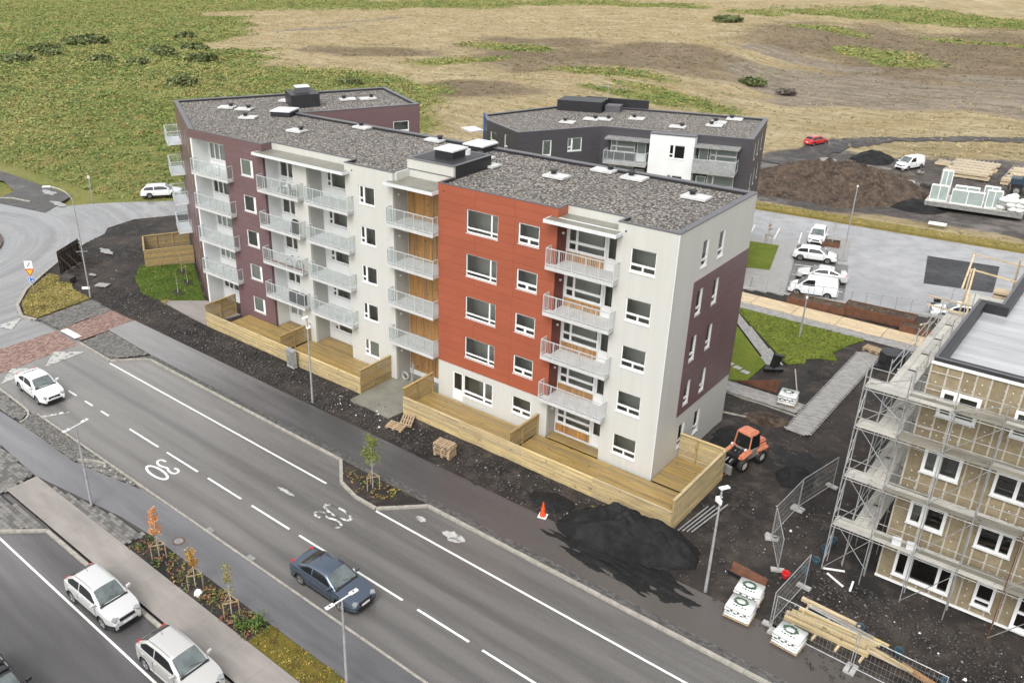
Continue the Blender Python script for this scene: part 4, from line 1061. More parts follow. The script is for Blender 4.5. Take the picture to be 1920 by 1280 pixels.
# retaining wall and lower car park
rp0=Vector((-14,35+(-15)*T15+.2,0)); rp1=Vector((62,35+61*T15+.2,0))
struct(MB().bar((rp0.x,rp0.y,-1.7),(rp1.x,rp1.y,-1.7),.28,3.4).build('retaining_wall',MA['concrete']))
sheet('car_park',[(-14,31.6),(60,52.2),(60,71.6),(-45,64.7),(-45,46),(-30,28)],-3.2,MA['parking'])
slabgrass('lawn',[(-15.75,54.1),(-12.9,54.6),(-10.8,46.6),(-12.9,45.85),(-22,43.8),(-24,52)],MA['lawn'],-3.10)
struct(MB().prism([(-26,53.6),(-11.8,56.9),(-7.35,41.6),(-7.0,37.5),(-14,35.5),(-26,42)],-3.4,-3.13).build('pavement',G2[2]))
struct(MB().prism([(-5.7,54.2),(-7.55,61.3),(-9.9,60.8),(-8.1,53.6)],-3.4,-3.08).build('pavement',G2[1]))
for a,b_ in (((-17.1,57.3),(-17.9,60.4)),((-14.2,56.6),(-15.2,60.9)),((-11.6,56.9),(-12.7,60.9)),((-9.5,50.0),(-4.9,51.3)),((-8.75,47.0),(-4.1,48.2)),((-8.0,44.2),(-3.3,45.4))):
    struct(MB().bar((*a,-3.196),(*b_,-3.196),.12,.004).build('parking_line',MA['paint']))
struct(MB().sheet([(-10.2,51.9),(-7.45,41.7),(-2.5,43.0),(-5.2,53.2)],-3.198).build('parking_bay',MA['road']))
sheet('tarmac_patch',[(.15,61.3),(1.9,52.6),(7.5,54),(6.5,62.3)],-3.19,MA['newasphalt'])
slabgrass('verge_grass',[(-45,65.2),(60,72.1),(60,74.2),(-45,67.6)],MA['drygrass'],-3.02,.3)
YT=[(-30,91),(-27,104),(-25.4,111),(-22,116.5),(-18.9,120.3),(-10,125),(-2,128.5),(40,134),(40,130.5),(-2,125.4),(-10,121.6),(-18,116.6),(-22,108),(-23.6,101),(-22,92)]
struct(grid_mesh('yard_track',YT,1.0,lambda x,y: sample(Zt,x,y)+.10,MA['yard']))

HZ=lambda x,y: float(sample(Zt,np.array([float(x)]),np.array([float(y)]))[0])+.02
def heap(name,label,c,rx_,ry_,h,rot,m,z=0,seed=1,rough_=.3,n_=44,power=1.5,cat='heap'):
    vs_=[];fs=[];c_,s_=math.cos(rot),math.sin(rot)
    for j in range(n_+1):
        for i in range(n_+1):
            u=-1.15+2.3*i/n_; v=-1.15+2.3*j/n_; d=math.hypot(u,v)
            e=float(fbm(u*1.7+seed,v*1.7,seed)); d2=d*(1+.5*(e-.47))
            hh=max(0,1-d2**power)**.85*h*(1+rough_*(float(fbm(u*5+seed,v*5,seed+7))-.47)*2)
            x=u*rx_;y=v*ry_; vs_.append((x*c_-y*s_,x*s_+y*c_,hh-.06 if hh>.001 else -.4))
    for j in range(n_):
        for i in range(n_):
            a=j*(n_+1)+i; fs.append((a,a+1,a+n_+2,a+n_+1))
    o=MB().add(vs_,fs).build(name,m,None,(c[0],c[1],z),0,True)
    return tag(o,label,cat)
heap('sand_heap','large black sand heap beside the corner of the wooden terrace fence',(1.35,-5.4),4.0,1.9,1.75,R(14),MA['sand_heap'],0,2,.45,80)
heap('sand_spill','thin spill of black sand trodden over the pavement below the large sand heap',(2.2,-7.3),5.2,1.5,.11,R(-3),MA['sand_heap'],.02,41,1.2,70,2.2)
heap('sand_heap','small flat black sand heap at the foot of the long fence',(-3.4,-5.1),1.5,.9,.30,R(10),MA['sand_heap'],0,5,.2,26)
heap('sand_heap','black sand heap behind the temporary fence',(6.0,6.2),1.1,1.6,.55,R(10),MA['sand_heap'],-.1,9,.3,26)
heap('sand_heap','black soil bank beside the end wall of the long block',(1.6,8.0),1.6,2.2,.30,R(0),MA['sand_heap'],-.05,12,.4,26)
heap('root_heap','brown heap of roots and turf behind the orange loader',(2.2,11.6),1.5,1.0,.4,R(10),MA['brown_heap'],0,15,.7,30)
heap('earth_heap','large brown earth heap beyond the car park',(-16.5,83),11.5,9,2.7,R(22),MA['brown_heap'],-3.3,21,.95,110,2.0)
heap('gravel_heap','dark gravel heap beside the small white van in the yard',(-17.0,101.5),3.0,3.2,1.3,R(0),MA['sand_heap'],HZ(-17,101.5),25,.2,26)
heap('gravel_heap','low black gravel heap in front of the glass pallets',(-6.0,81.0),3.4,3.6,.8,R(30),MA['sand_heap'],HZ(-6,81),27,.4,30)
heap('soil_heap','dark soil heap among the turf offcuts of the courtyard',(2.6,20.4),.9,.9,.35,0,MA['soil'],0,29,.5,20)
heap('plaster_heap','white plaster rubble heap beside the yard track',(-22.5,98.5),1.7,1.5,.35,0,MA['stone_l'],HZ(-22.5,98.5),31,.9,24)

# ------------------------------------------------------------------ timber fences and terraces
_bm={}
def board_mesh(L,m,w=.089,t=.024,name='board'):
    k=(round(L,3),m.name,w,t,name)
    if k not in _bm: _bm[k]=MB().box(0,L,-t,0,0,w).mesh(name,m)
    return _bm[k]
def fence_run(par,P,Q,z0,z1,m,seg=4.8,cap=True,inner=1):
    F=Frame(P,Q); L=F.L; n_=max(1,round(L/seg)); l=L/n_; nb=int(round((z1-z0)/.118)); dz=(z1-z0)/nb
    for i in range(n_):
        for j in range(nb):
            put(board_mesh(l-.006,m),'board',par,F.at(i*l+.003,0,z0+j*dz+.004),F.a)
    for i in range(int(L/1.6)+1):
        u=min(i*1.6+.06,L-.06)
        MB().box(u-.045,u+.045,.002,.09,z0-.2,z1-.01).build('post',MA['pine_old'],par,F.at(0,0,0),F.a)
    if cap:
        for i in range(n_): MB().box(i*l+.002,(i+1)*l-.002,-.05,.11,z1+.002,z1+.042).build('cap_rail',m,par,F.at(0,0,0),F.a)
f1=thing('timber_fence','new slatted timber fence enclosing the terrace at the near white corner','fence',(-16.42,-3.12,0))
def shift(par,P): return (P[0]-par.location.x,P[1]-par.location.y)
def fr_(par,P,Q,*a,**k): fence_run(par,shift(par,P),shift(par,Q),*a,**k)
fr_(f1,(-16.42,-3.12),(2.8,-3.12),-.25,1.15,MA['pine_x'])
fr_(f1,(-16.42,-.02),(-16.42,-3.09),.0,1.78,MA['pine_old_y'])
fr_(f1,(-7.8,-.02),(-7.8,-3.0),.42,1.78,MA['pine_old_y'])
fr_(f1,(2.83,-3.12),(2.83,3.3),-.28,1.92,MA['pine_y'])
fr_(f1,(2.8,3.32),(.04,3.32),.0,1.95,MA['pine_x'])
f2=thing('timber_fence','slatted timber fence enclosing the terrace below the maroon facade','fence',(-38.35,-3.15,0))
fr_(f2,(-38.35,-3.15),(-20.4,-3.15),-.1,1.12,MA['pine_x'])
fr_(f2,(-38.35,-.02),(-38.35,-3.12),.0,1.78,MA['pine_old_y'])
fr_(f2,(-29.0,-.02),(-29.0,-3.05),.42,1.78,MA['pine_old_y'])
fr_(f2,(-20.38,-3.15),(-20.38,-.02),-.1,1.78,MA['pine_old_y'])
f3=thing('timber_fence','darker timber fence enclosing a terrace at the end of the maroon wing','fence',(-54.2,1.2,0))
fr_(f3,(-54.2,1.2),(-51.75,5.2),-.05,1.7,MA['pine_old']); fr_(f3,(-58.2,3.6),(-54.2,1.2),-.05,1.7,MA['pine_old']); fr_(f3,(-55.9,7.6),(-58.2,3.6),-.05,1.7,MA['pine_old'])
def terrace(label,regs,z):
    t=thing('timber_terrace',label,'terrace',(regs[0][0],regs[0][2],0))
    for x0,x1,y0,y1 in regs:
        n_=int((y1-y0)/.125); L=x1-x0; k=max(1,round(L/4.8)); l=L/k
        for j in range(n_):
            for i in range(k): put(board_mesh(l-.006,MA['deck'],.12,.03,'deck_board'),'deck_board',t,(x0+i*l-t.location.x,y0+.12+j*.125-t.location.y,z-.02),0).rotation_euler=(R(90),0,0)
    return t
terrace('timber terrace deck behind the near fence with wet brown boards',[(-16.35,-7.85,-3.02,-.03),(-7.75,2.75,-3.02,-.03),(-7.15,-3.5,-.01,.95),(.03,2.75,.0,3.2)],.40)
terrace('timber terrace deck in front of the maroon facade and white bays',[(-36.6,-29.1,-3.05,-.03),(-28.9,-20.5,-3.05,-.03),(-33.0,-29.85,0,1.4),(-28.25,-24.35,0,1.4)],.40)
# cabinet, pallets, cone
t=thing('electrical_cabinet','grey steel electrical cabinet against the long timber fence','cabinet',(-27.2,-3.55,0),R(-4))
MB().box(-.42,.42,-.18,.18,0,.12).build('base',MA['concrete'],t); MB().box(-.4,.4,-.16,.16,.122,1.36).build('body',MA['galv'],t)
for x in (-.395,.005): MB().box(x+.01,x+.38,-.185,-.162,.18,1.30).build('door',MA['darkgalv'],t)
MB().box(-.44,.44,-.2,.2,1.362,1.41).build('roof',MA['galv'],t)
def pallet(name,label,loc,rz,n_=1,group=None,tilt=None,m=None):
    t=thing(name,label,'pallet',loc,rz,group)
    return t
_pl=[MB().box(-.6,.6,y-.05,y+.05,.122,.144).mesh('plank',MA['pallet']) for y in (-.345,-.175,0,.175,.345)]
_pk=[MB().box(-.4,.4,-.07+x,.07+x,0,.02).mesh('plank',MA['pallet']) for x in (-.5,0,.5)]
_pb=MB()
for x in (-.52,0,.52):
    for y in (-.34,0,.34): _pb.box(x-.06,x+.06,y-.05,y+.05,.022,.098)
    _pb.box(x-.05,x+.05,-.4,.4,.1,.12)
_pbm=_pb.mesh('blocks',MA['pallet'])
def pallet(label,loc,rz,group=None,tilt=(0,0)):
    t=thing('pallet',label,'pallet',loc,rz,group); t.rotation_euler=(tilt[0],tilt[1],rz)
    for q in _pl: put(q,'plank',t)
    put(MB().box(-.6,-.4,-.4,.4,0,.02).box(-.1,.1,-.4,.4,0,.02).box(.4,.6,-.4,.4,0,.02).mesh('bottom_boards',MA['pallet']),'bottom_boards',t)
    put(_pbm,'blocks',t); return t
pallet('flat wooden pallet lying on the soil, the one nearer the street',(-15.45,-4.9,.03),R(12),'pallets lying on the soil',(.06,.03))
pallet('wooden pallet leaning on another pallet near the timber fence',(-15.3,-3.95,.12),R(-62),'pallets lying on the soil',(-.12,.1))
for k in range(6): pallet(['wooden pallet at the bottom of the stack by the pavement','wooden pallet second from the bottom of the stack by the pavement','wooden pallet third from the bottom of the stack by the pavement','wooden pallet third from the top of the stack by the pavement','wooden pallet just under the topmost one of the stack','topmost wooden pallet of the stack by the pavement'][k],(-10.95+.03*math.sin(k*2),-5.35+.02*math.cos(k*3),.04+k*.146),R(6+3*math.sin(k*5)),'pallets stacked by the pavement')
for k in range(2): pallet(['lower wooden pallet at the end of the paved garden path','upper wooden pallet at the end of the paved garden path'][k],(4.3,26.2,.07+k*.146),R(-12+4*k),'pallets on the garden path')
t=thing('traffic_cone','orange traffic cone standing on dark soil by the sand heap','traffic cone',(-3.0,-6.5,.0),.3)
MA['orange']=mat('cone_orange',(.62,.075,.02),.5,.05,4)
MB().box(-.24,.24,-.24,.24,0,.04).build('base',MA['frame'],t); MB().tube((0,0,.041),(0,0,.95),.18,12,.03).build('cone',MA['orange'],t)
MB().tube((0,0,.45),(0,0,.60),.128,12,.102).build('stripe',MA['orange'],t)
# hoarding frame by the roundabout
t=thing('timber_hoarding','dark propped timber hoarding seen from behind near the roundabout','hoarding',(-59.9,-3.6,-.05),R(121))
for i in range(7): MB().box(-1.9+i*.55,-1.4+i*.55,-.03,.0,.1,2.4).build('panel',MA['darkwood'],t)
for x in (-1.7,-.6,.6,1.7):
    MB().box(x-.05,x+.05,-.14,-.032,0,2.45).build('post',MA['darkwood'],t); MB().bar((x,-.1,1.9),(x,-1.8,.1),.09,.06).build('brace',MA['darkwood'],t); MB().bar((x,-.15,.1),(x,-2.0,.1),.1,.08).build('foot_beam',MA['darkwood'],t)
for z in (.4,1.2,2.1): MB().box(-1.9,1.95,-.2,-.142,z,z+.12).build('rail',MA['darkwood'],t)
tag(MB().prism([(-.65,-.35),(.6,-.4),(.62,.38),(-.6,.42)],0,.08).build('paving_slab',G2[1],None,(-53.2,-4.1,.02),.5),'pale square slab lying on the gravel by the wing lawn','slab')
tag(MB().rbox((0,0,.25),1.2,.9,.5,.4,.1).build('stone_block',MA['stone_d'],None,(-56.8,-5.6,0)),'dark stone block beside the timber hoarding','stone')
# corten planters, plate, railing
def planter(label,P,Q,d,h,z,m=None,g_='rusty steel planters along the boardwalk'):
    F=Frame(P,Q); t=thing('steel_planter',label,'planter',(P[0],P[1],z),F.a,g_); L=F.L
    MB().box(0,L,0,.05,0,h).build('side_panel',MA['rust'],t); MB().box(0,L,d-.05,d,0,h).build('side_panel',MA['rust'],t)
    MB().box(0,.05,.052,d-.052,0,h).build('end_panel',MA['rust'],t); MB().box(L-.05,L,.052,d-.052,0,h).build('end_panel',MA['rust'],t)
    MB().box(.052,L-.052,.052,d-.052,0,h-.07).build('soil',MA['brown_heap'],t)
    k=int(L*2.2); gg=np.random.default_rng(int(L*100)); pts=np.stack([gg.uniform(.2,L-.2,k),gg.uniform(.2,d-.2,k),np.full(k,h-.09)],1)
    tuft_cloud('plant',pts,gg.uniform(.2,.4,k),gg.uniform(.15,.4,k),np.array([.16,.15,.05])*gg.uniform(.6,1.5,(k,1)),5,k,t)
    return t
planter('low rusty planter in front of the parked white van',(-4.0,31.45),(.5,31.75),1.2,.62,0)
planter('longest rusty planter beside the boardwalk',(.3,32.0),(5.4,32.25),1.4,.85,0)
planter('short low rusty planter at the scaffold end of the boardwalk',(4.7,31.3),(6.9,31.4),1.0,.6,0)
t=thing('steel_railing','galvanised railing above the car park edge','railing',(0,0,0))
def rail(x0,x1,z=0,step=1.0):
    n_=int((x1-x0)/step); yy=lambda x:35+(x-1)*T15+.15
    for i in range(n_+1):
        x=x0+(x1-x0)*i/n_; MB().tube((x,yy(x),z),(x,yy(x),z+1.1),.022,5).build('post',MA['galv'],t)
    for zz in (1.1,.12): MB().tube((x0,yy(x0),z+zz),(x1,yy(x1),z+zz),.022,5).build('handrail',MA['galv'],t)
rail(-7.4,7.5)
MB().tube((-7.6,33.0,1.0),(-8.6,35.6,-1.2),.025,5).tube((-9.6,32.2,1.0),(-10.6,34.8,-1.2),.025,5).build('handrail',MA['galv'],t)
for i in range(5): MB().tube((-7.7-.2*i,33.1+.5*i,.9-.42*i),(-7.7-.2*i,33.1+.5*i,-.1-.42*i),.018,5).build('post',MA['galv'],t)
tag(MB().add([(-2.7,-.03,0),(0,-.03,0),(0,-.03,1.0),(-2.7,-.03,.08),(-2.7,.03,0),(0,.03,0),(0,.03,1.0),(-2.7,.03,.08)],[(0,1,2,3),(5,4,7,6),(1,5,6,2),(3,2,6,7),(4,0,3,7),(0,4,5,1)]).build('steel_plate',MA['rust'],None,(1.35,15.5,0),R(2)),'rusty wedge shaped steel edging plate by the courtyard path','plate')
def small_heap_box(name,label,parts,loc,cat,m,rz=0):
    t=thing(name,label,cat,loc,rz)
    return t
t=thing('tarpaulin_roll','black rolled tarpaulin bundle on the courtyard soil','tarpaulin',(-.1,18.4,0),R(30))
MB().tube((-.6,0,.2),(.7,.1,.22),.2,9).tube((-.4,.35,.18),(.5,.3,.18),.17,9).build('roll',MA['black'],t); MB().rbox((.15,.15,.75),.45,.4,.9,.4,.2).rbox((.3,.1,1.25),.7,.35,.12,.2,.25).build('cover',MA['black'],t)
tag(MB().prism([(4.95,23.9),(4.95,27.9),(6.6,28.0),(6.6,24.3)],.01,.03).build('membrane_sheet',MA['membrane']),'black membrane sheet spread beside the paved garden path','membrane')
tag(MB().prism(disc((5.85,25.2),.85,7),.03,.9).build('manhole_shaft',MA['newasphalt']),'dark seven sided shaft cover on the black membrane','shaft')
# ------------------------------------------------------------------ block under construction and its scaffold
Cb=thing('unfinished_building','unfinished block clad in brown insulation boards behind scaffolding','building',(12,.35,0))
CO=Vector((-12,-.35,0))
class FC(Frame):
    def at(s,u,y,z): return Frame.at(s,u,y,z)+CO
MA['wool']=mat('insulation_board',(.235,.19,.12),.95,.2,3,bmp=.5,bs_=20,rnd=.13)
MA['batten']=mat('pale_batten',(.42,.385,.325),.8,.15,5)
F1=FC((12,.35),(26,.35)); F2=FC((12,8.8),(12,.35))
LAY['k1']=(1.52,1.28,[(.14,.50,.14,1.14),(.74,1.38,.14,1.14)]); LAY['k2']=(1.40,1.22,[(.12,.80,.12,1.10),(.94,1.28,.12,1.10)])
LAY['k3']=(2.42,1.48,[(.12,.48,.12,1.36),(.70,1.78,.12,1.36),(1.92,2.30,.12,1.36)]); LAY['k4']=(.78,1.34,[(.12,.66,.46,1.22),(.12,.66,.12,.34)]); LAY['k5']=(1.1,2.0,[(.14,.96,1.05,1.88),(.14,.96,.2,.92)])
ww=[(.62,9.38,'k1'),(.62,6.44,'k1'),(.62,3.6,'k1'),(.62,.50,'k3'),(3.38,9.42,'k2'),(3.38,6.42,'k2'),(3.38,3.62,'k2'),(3.95,.58,'k4'),(5.55,.14,'k5'),(6.4,6.42,'k1'),(6.4,3.6,'k1'),(6.4,9.4,'k1'),(7.6,.5,'k3'),(9.6,9.4,'k2'),(9.6,6.4,'k2'),(9.6,3.6,'k2')]
hh=[whole(k,u,z) for u,z,k in ww]
wall(Cb,F1,0,14,.0,11.8,MA['concrete'],hh,t=.2,y=.08,name='backing_wall')
xb=[0,.64,1.19,1.74,2.29,2.86]+[2.86+.56*i for i in range(1,21)]
zr=[.12,2.3,3.5,5.2,7.6,9.0,10.4,11.75]
for a,b_ in zip(xb,xb[1:]):
    for c_,d_ in zip(zr,zr[1:]):
        cl=cut_cells(a+.006,b_-.006,c_+.004,d_-.004,hh)
        if cl:
            mb=MB()
            if len(cl)>1 and any(abs(p[3]-q[2])>.02 for p,q in zip(cl,cl[1:])):
                for q in cl: MB().box(q[0],q[1],0,.08,q[2],q[3]).build('insulation_board',MA['wool'],Cb,F1.at(0,0,0),0)
                continue
            for q in cl: mb.box(q[0],q[1],0,.08,q[2],q[3])
            mb.build('insulation_board',MA['wool'],Cb,F1.at(0,0,0),0)
    cl=cut_cells(a-.035,a+.035,.12,11.75,hh)
    for q in cl: MB().box(q[0],q[1],-.035,-.001,q[2],q[3]).build('batten',MA['batten'],Cb,F1.at(0,0,0),0)
for z,a,b_ in ((11.35,.0,1.2),(8.55,0,.62),(5.0,0,.7),(4.2,0,.7),(2.6,0,.7),(7.4,0,.62),(10.5,0,.6)): MB().box(a,b_,-.06,-.036,z,z+.05).build('batten',MA['batten'],Cb,F1.at(0,0,0),0)
pg=MB()
for x in np.arange(.3,13.8,.28):
    for z in np.arange(.4,11.6,.42):
        if random.random()<.42 and not any(h[0]-.05<x<h[1]+.05 and h[2]-.05<z<h[3]+.05 for h in hh): pg.tube((x,-.008,z),(x,0,z),.027,6)
stuff(pg.build('insulation_plug',MA['frame'],Cb,F1.at(0,0,0),0))
for u,z,k in ww: window(Cb,F1,u,z,k,y=-.09,room=False)
MB().box(-.05,14,-.08,.0,.0,.11).build('plinth_flashing',MA['frame'],Cb,F1.at(0,0,0),0)
MB().box(-.02,14,-.10,-.0,11.752,11.86).build('eaves_batten',MA['frame'],Cb,F1.at(0,0,0),0)
wall(Cb,F2,0,8.35,-.1,11.8,MA['concrete'],t=.2,y=.08,name='backing_wall')
for i in range(15):
    for c_,d_ in zip(zr,zr[1:]): MB().box(i*.56+.006,i*.56+.55,0,.08,c_,d_).build('insulation_board',MA['wool'],Cb,F2.at(0,0,0),F2.a)
    MB().box(i*.56-.022,i*.56+.022,-.035,-.001,.1,11.7).build('batten',MA['batten'],Cb,F2.at(0,0,0),F2.a)
rpl=[(12.02,.36),(26,.36),(26,22),(13.0,22),(13.0,8.8),(12.02,8.8)]
for i in range(2,5):
    P_,Q_=rpl[i],rpl[i+1]; F=FC(P_,Q_); wall(Cb,F,0,F.L,-.1,11.8,MA['concrete'])
MA['roofsheet']=mat('wet_roof_sheet',(.36,.365,.375),.22,.22,.8,stretch=(.2,1.5,1))
for i in range(12):
    MB().box(12.3 if i<5 else 13.3,25.9,.7+i*1.72,.7+i*1.72+1.70,11.50,11.53+.004*(i%2)).build('roof_sheet',MA['roofsheet'],Cb,CO)
inn=inset(rpl,[.36]*6)
for i in range(6):
    j=(i+1)%6; MB().prism([rpl[i],rpl[j],inn[j],inn[i]],11.0,12.02).build('parapet',MA['membrane'],Cb,CO)
    MB().prism([inset(rpl,[-.03]*6)[i],inset(rpl,[-.03]*6)[j],inset(rpl,[.1]*6)[j],inset(rpl,[.1]*6)[i]],12.021,12.05).build('coping',MA['coping'],Cb,CO)

S=thing('scaffolding','tubular steel scaffolding wrapped round the unfinished block','scaffolding',(9.85,-.95,0))
SO=Vector((-9.85,.95,0)); LV=[2.75,5.55,8.3,10.35]
def T_(name,p,q,r=.026,m='galv'): MB().tube(Vector(p)+SO,Vector(q)+SO,r,6).build(name,MA[m],S)
fx_=[9.85,11.6,13.4,15.2,17.0,18.8,20.6,22.4]
for i,x in enumerate(fx_):
    mm='rust' if i==4 else ('darkgalv' if i%2 else 'galv')
    T_('standard',(x,-.98,0),(x,-.98,11.5),.026,mm); T_('standard',(x,-.16,0),(x,-.16,11.4 if i<2 else 10.3),.026,'galv')
    for z in LV: T_('transom',(x,-1.05,z-.06),(x,-.05,z-.06))
for z in LV:
    for a,b_ in zip(fx_,fx_[1:]):
        T_('ledger',(a,-.98,z-.1),(b_,-.98,z-.1),.022,'darkgalv'); T_('guard_rail',(a,-.98,z+.5),(b_,-.98,z+.5),.018,'darkgalv'); T_('guard_rail',(a,-.98,z+1.0),(b_,-.98,z+1.0),.018,'darkgalv')
        for k in range(3):
            wet=a>11
            MB().box(a-9.85+.01,b_-9.85-.01,-.01+k*.29+.04,-.01+k*.29+.31,z-.03,z+.03+.004*(k%2)).build('platform_plank',MA['greywood'] if not wet or random.random()<.3 else MA['wetplank'] if 'wetplank' in MA else MA.setdefault('wetplank',wood('wet_planks',(.22,.205,.17),(.4,3,3),.45,.2,.3)),S)
for i in (0,2,4,6):
    for z0,z1 in zip([0]+LV,LV+[11.4]): T_('brace',(fx_[i],-1.02,z0+.1),(fx_[i+1],-1.02,z1-.1),.02,'darkgalv')
for k,(z0,z1) in enumerate(zip([0]+LV,LV)):
    T_('brace',(9.85,-1.0,z0+.2),(9.85,-.14,z1-.3),.02); T_('brace',(9.88,-.15,z1-.4),(11.55,-.15,z0+.4),.018)
    for zz in (.6,1.2,1.8): T_('rung',(9.85,-.98,z0+zz),(9.85,-.16,z0+zz),.018)
# side run, seen from above
sy=[-.1,2.0,4.2,6.4,8.6,10.8]
for y in sy:
    for x in (10.55,11.55): T_('standard',(x,y,0),(x,y,11.6),.024)
    for z in LV: T_('transom',(10.45,y,z-.08),(11.65,y,z-.08),.02)
for z in LV:
    for a,b_ in zip(sy,sy[1:]):
        for k in range(3): MB().box(10.6-9.85+k*.31,10.6-9.85+k*.31+.295,a+.95-(.15 if k%2 else 0),b_+.95-.02,z-.0,z+.06+.004*k).build('platform_plank',MA['greywood'],S)
        T_('guard_rail',(10.55,a,z+1.0),(10.55,b_,z+1.0),.02); T_('guard_rail',(10.55,a,z+.5),(10.55,b_,z+.5),.02)
for y in sy[:-1:2]:
    for z0,z1 in zip([0]+LV,LV): T_('brace',(10.5,y,z0+.1),(10.5,y+2.1,z1-.1),.02,'darkgalv')
for a,b_ in (((10.1,17,11.7),(13.6,16.2,11.7)),((10.3,16.3,11.0),(12.8,15.6,11.0)),((10.2,17,11.7),(10.9,10.8,11.7)),((10.5,16.2,11.1),(11.3,10.2,11.1)),((10.9,14,10.4),(11.5,10.2,10.4)),((12.5,16.8,9),(12.5,16.0,12.2)),((10.9,12.2,9),(10.9,12.2,12.3)),((9.6,10.0,11.2),(11.6,9.8,11.2)),((9.6,10.3,10.6),(11.6,10.0,10.6)),((10.1,10.5,9.6),(10.4,5.2,11.4))): MB().bar(Vector(a)+SO,Vector(b_)+SO,.09,.07).build('wooden_rail',MA['lightwood'],S)
MB().box(1.1,2.75,12.0+.95,14.0+.95,10.35,10.42).build('platform_plank',MA['greywood'],S)
for i in range(5): MB().rbox((2.6-.3+.1,.95+15.3,9.4+.25*i),.9,.7,.12).build('timber_stack',MA['lightwood'],S)
for i,(x,y) in enumerate(((12.6,-.6),(13.2,-.55))):
    t=tag(MB().rbox((0,0,.14),.38,.3,.28,.2).build('toolbox',MA['metal_white'],None,(x,y,2.79)),['white box on the lowest scaffold platform next to a white frame','second pale box on the lowest scaffold platform'][i],'box')

# temporary mesh fences
def tfence(label,P,Q,z=0,h=2.0,gp='mesh site fence panels'):
    F=Frame(P,Q); t=thing('site_fence_panel',label,'fence panel',(P[0],P[1],z),F.a,gp); L=F.L
    fm=MB(); fm.tube((0,0,.12),(0,0,h),.021,6).tube((L,0,.12),(L,0,h),.021,6).tube((0,0,h),(L,0,h),.021,6).tube((0,0,.2),(L,0,.2),.021,6); fm.build('frame',MA['galv'],t)
    mm=MB(); x=.1
    while x<L-.05: mm.box(x-.003,x+.003,-.003,.003,.2,h); x+=.16
    for zz in np.arange(.5,h,.4): mm.box(0,L,-.004,.004,zz-.004,zz+.004)
    stuff(mm.build('wire_mesh',MA['darkgalv'],t))
    for u in (.05,L-.05): MB().box(u-.12,u+.12,-.32,.32,0,.13).build('foot_block',MA['concrete'],t)
    return t
tfence('mesh site fence panel at the scaffold end farthest from the street',(7.2,3.2),(7.9,6.6))
tfence('mesh site fence panel on the soil between loader and scaffold',(7.05,-.2),(7.2,3.1))
tfence('mesh site fence panel standing at an angle above the red bucket',(8.3,-2.6),(7.1,-.3))
tfence('mesh site fence panel next to the lumber pile',(9.45,-6.6),(9.7,-2.9))
tfence('mesh site fence panel lying along the pavement past the lumber',(9.6,-6.75),(13.0,-6.85))
tfence('mesh site fence panel at the pavement in the frame corner',(13.1,-6.85),(16.4,-6.95))
# lumber, bundles, buckets, bench
Lm=0
for i,(x0,y0,x1,y1,z,w_,c_) in enumerate(((9.8,-5.75,13.4,-5.7,.14,.22,'pine_x'),(9.75,-5.4,13.3,-5.35,.14,.20,'lightwood'),(9.9,-5.1,13.5,-4.9,.10,.18,'pine_x'),(10.1,-4.7,13.6,-4.7,.10,.16,'pine_x'),(9.95,-3.95,12.6,-4.1,.10,.2,'lightwood'),(10.3,-4.2,13.9,-4.5,.10,.14,'pine_x'),(10.0,-5.55,13.2,-5.5,.36,.2,'pine_x'),(12.2,-5.4,15.2,-5.4,.12,.16,'lightwood'),(12.6,-5.1,15.1,-5.6,.28,.12,'pine_x'),(14.6,-5.3,17.2,-5.9,.10,.22,'larch'))):
    tag(MB().bar((x0,y0,z+w_/3),(x1,y1,z+w_/3),w_,w_*.8).build('timber_beam',MA[c_]),['thick pale beam at the street edge of the lumber pile','pale beam second from the street in the lumber pile','beam in the middle of the lumber pile','narrow beam behind the middle of the lumber pile','short wide plank at the back of the lumber pile','thin slanted beam at the back of the lumber pile','beam resting on top of the thickest beam','long plank sticking out of the lumber pile','thin plank lying across the protruding lumber end','reddish beam lying past the lumber pile'][i],'lumber','lumber lying on the site ground')
for i in range(4): tag(MB().bar((10.2+i*1.0,-6.2,.05),(10.35+i*1.0,-4.3,.05),.1,.1).build('bearer',MA['lightwood']),['bearer under the fence end of the lumber','second bearer under the lumber','third bearer under the lumber','bearer under the protruding end of the lumber'][i],'lumber','bearers under the lumber pile')
tag(MB().bar((10.4,-4.45,.3),(13.2,-4.75,.3),.06,.06).bar((10.5,-4.4,.36),(13.3,-4.6,.36),.05,.05).build('steel_profile',MA['galv']),'grey steel profiles lying on the lumber pile','steel profile')
def bucket(label,x,y,m,z=.0,tilt=0):
    t=thing('bucket',label,'bucket',(x,y,z),0,'buckets on the building site'); t.rotation_euler=(tilt,tilt*.5,0)
    o=MB(); n_=12
    for k in range(n_):
        a,b_=2*math.pi*k/n_,2*math.pi*(k+1)/n_
        o.add([(.13*math.cos(a),.13*math.sin(a),0),(.13*math.cos(b_),.13*math.sin(b_),0),(.19*math.cos(b_),.19*math.sin(b_),.34),(.19*math.cos(a),.19*math.sin(a),.34)],[(0,1,2,3)])
        o.add([(.17*math.cos(a),.17*math.sin(a),.34),(.17*math.cos(b_),.17*math.sin(b_),.34),(.12*math.cos(b_),.12*math.sin(b_),.04),(.12*math.cos(a),.12*math.sin(a),.04)],[(0,1,2,3)])
    o.add([(.12*math.cos(2*math.pi*k/n_),.12*math.sin(2*math.pi*k/n_),.04) for k in range(n_)],[tuple(range(n_))]); o.build('pail',m,t)
    rm=MB()
    for k in range(n_):
        a,b_=2*math.pi*k/n_,2*math.pi*(k+1)/n_
        rm.tube((.18*math.cos(a),.18*math.sin(a),.345),(.18*math.cos(b_),.18*math.sin(b_),.345),.015,4)
    rm.build('rim',m,t)
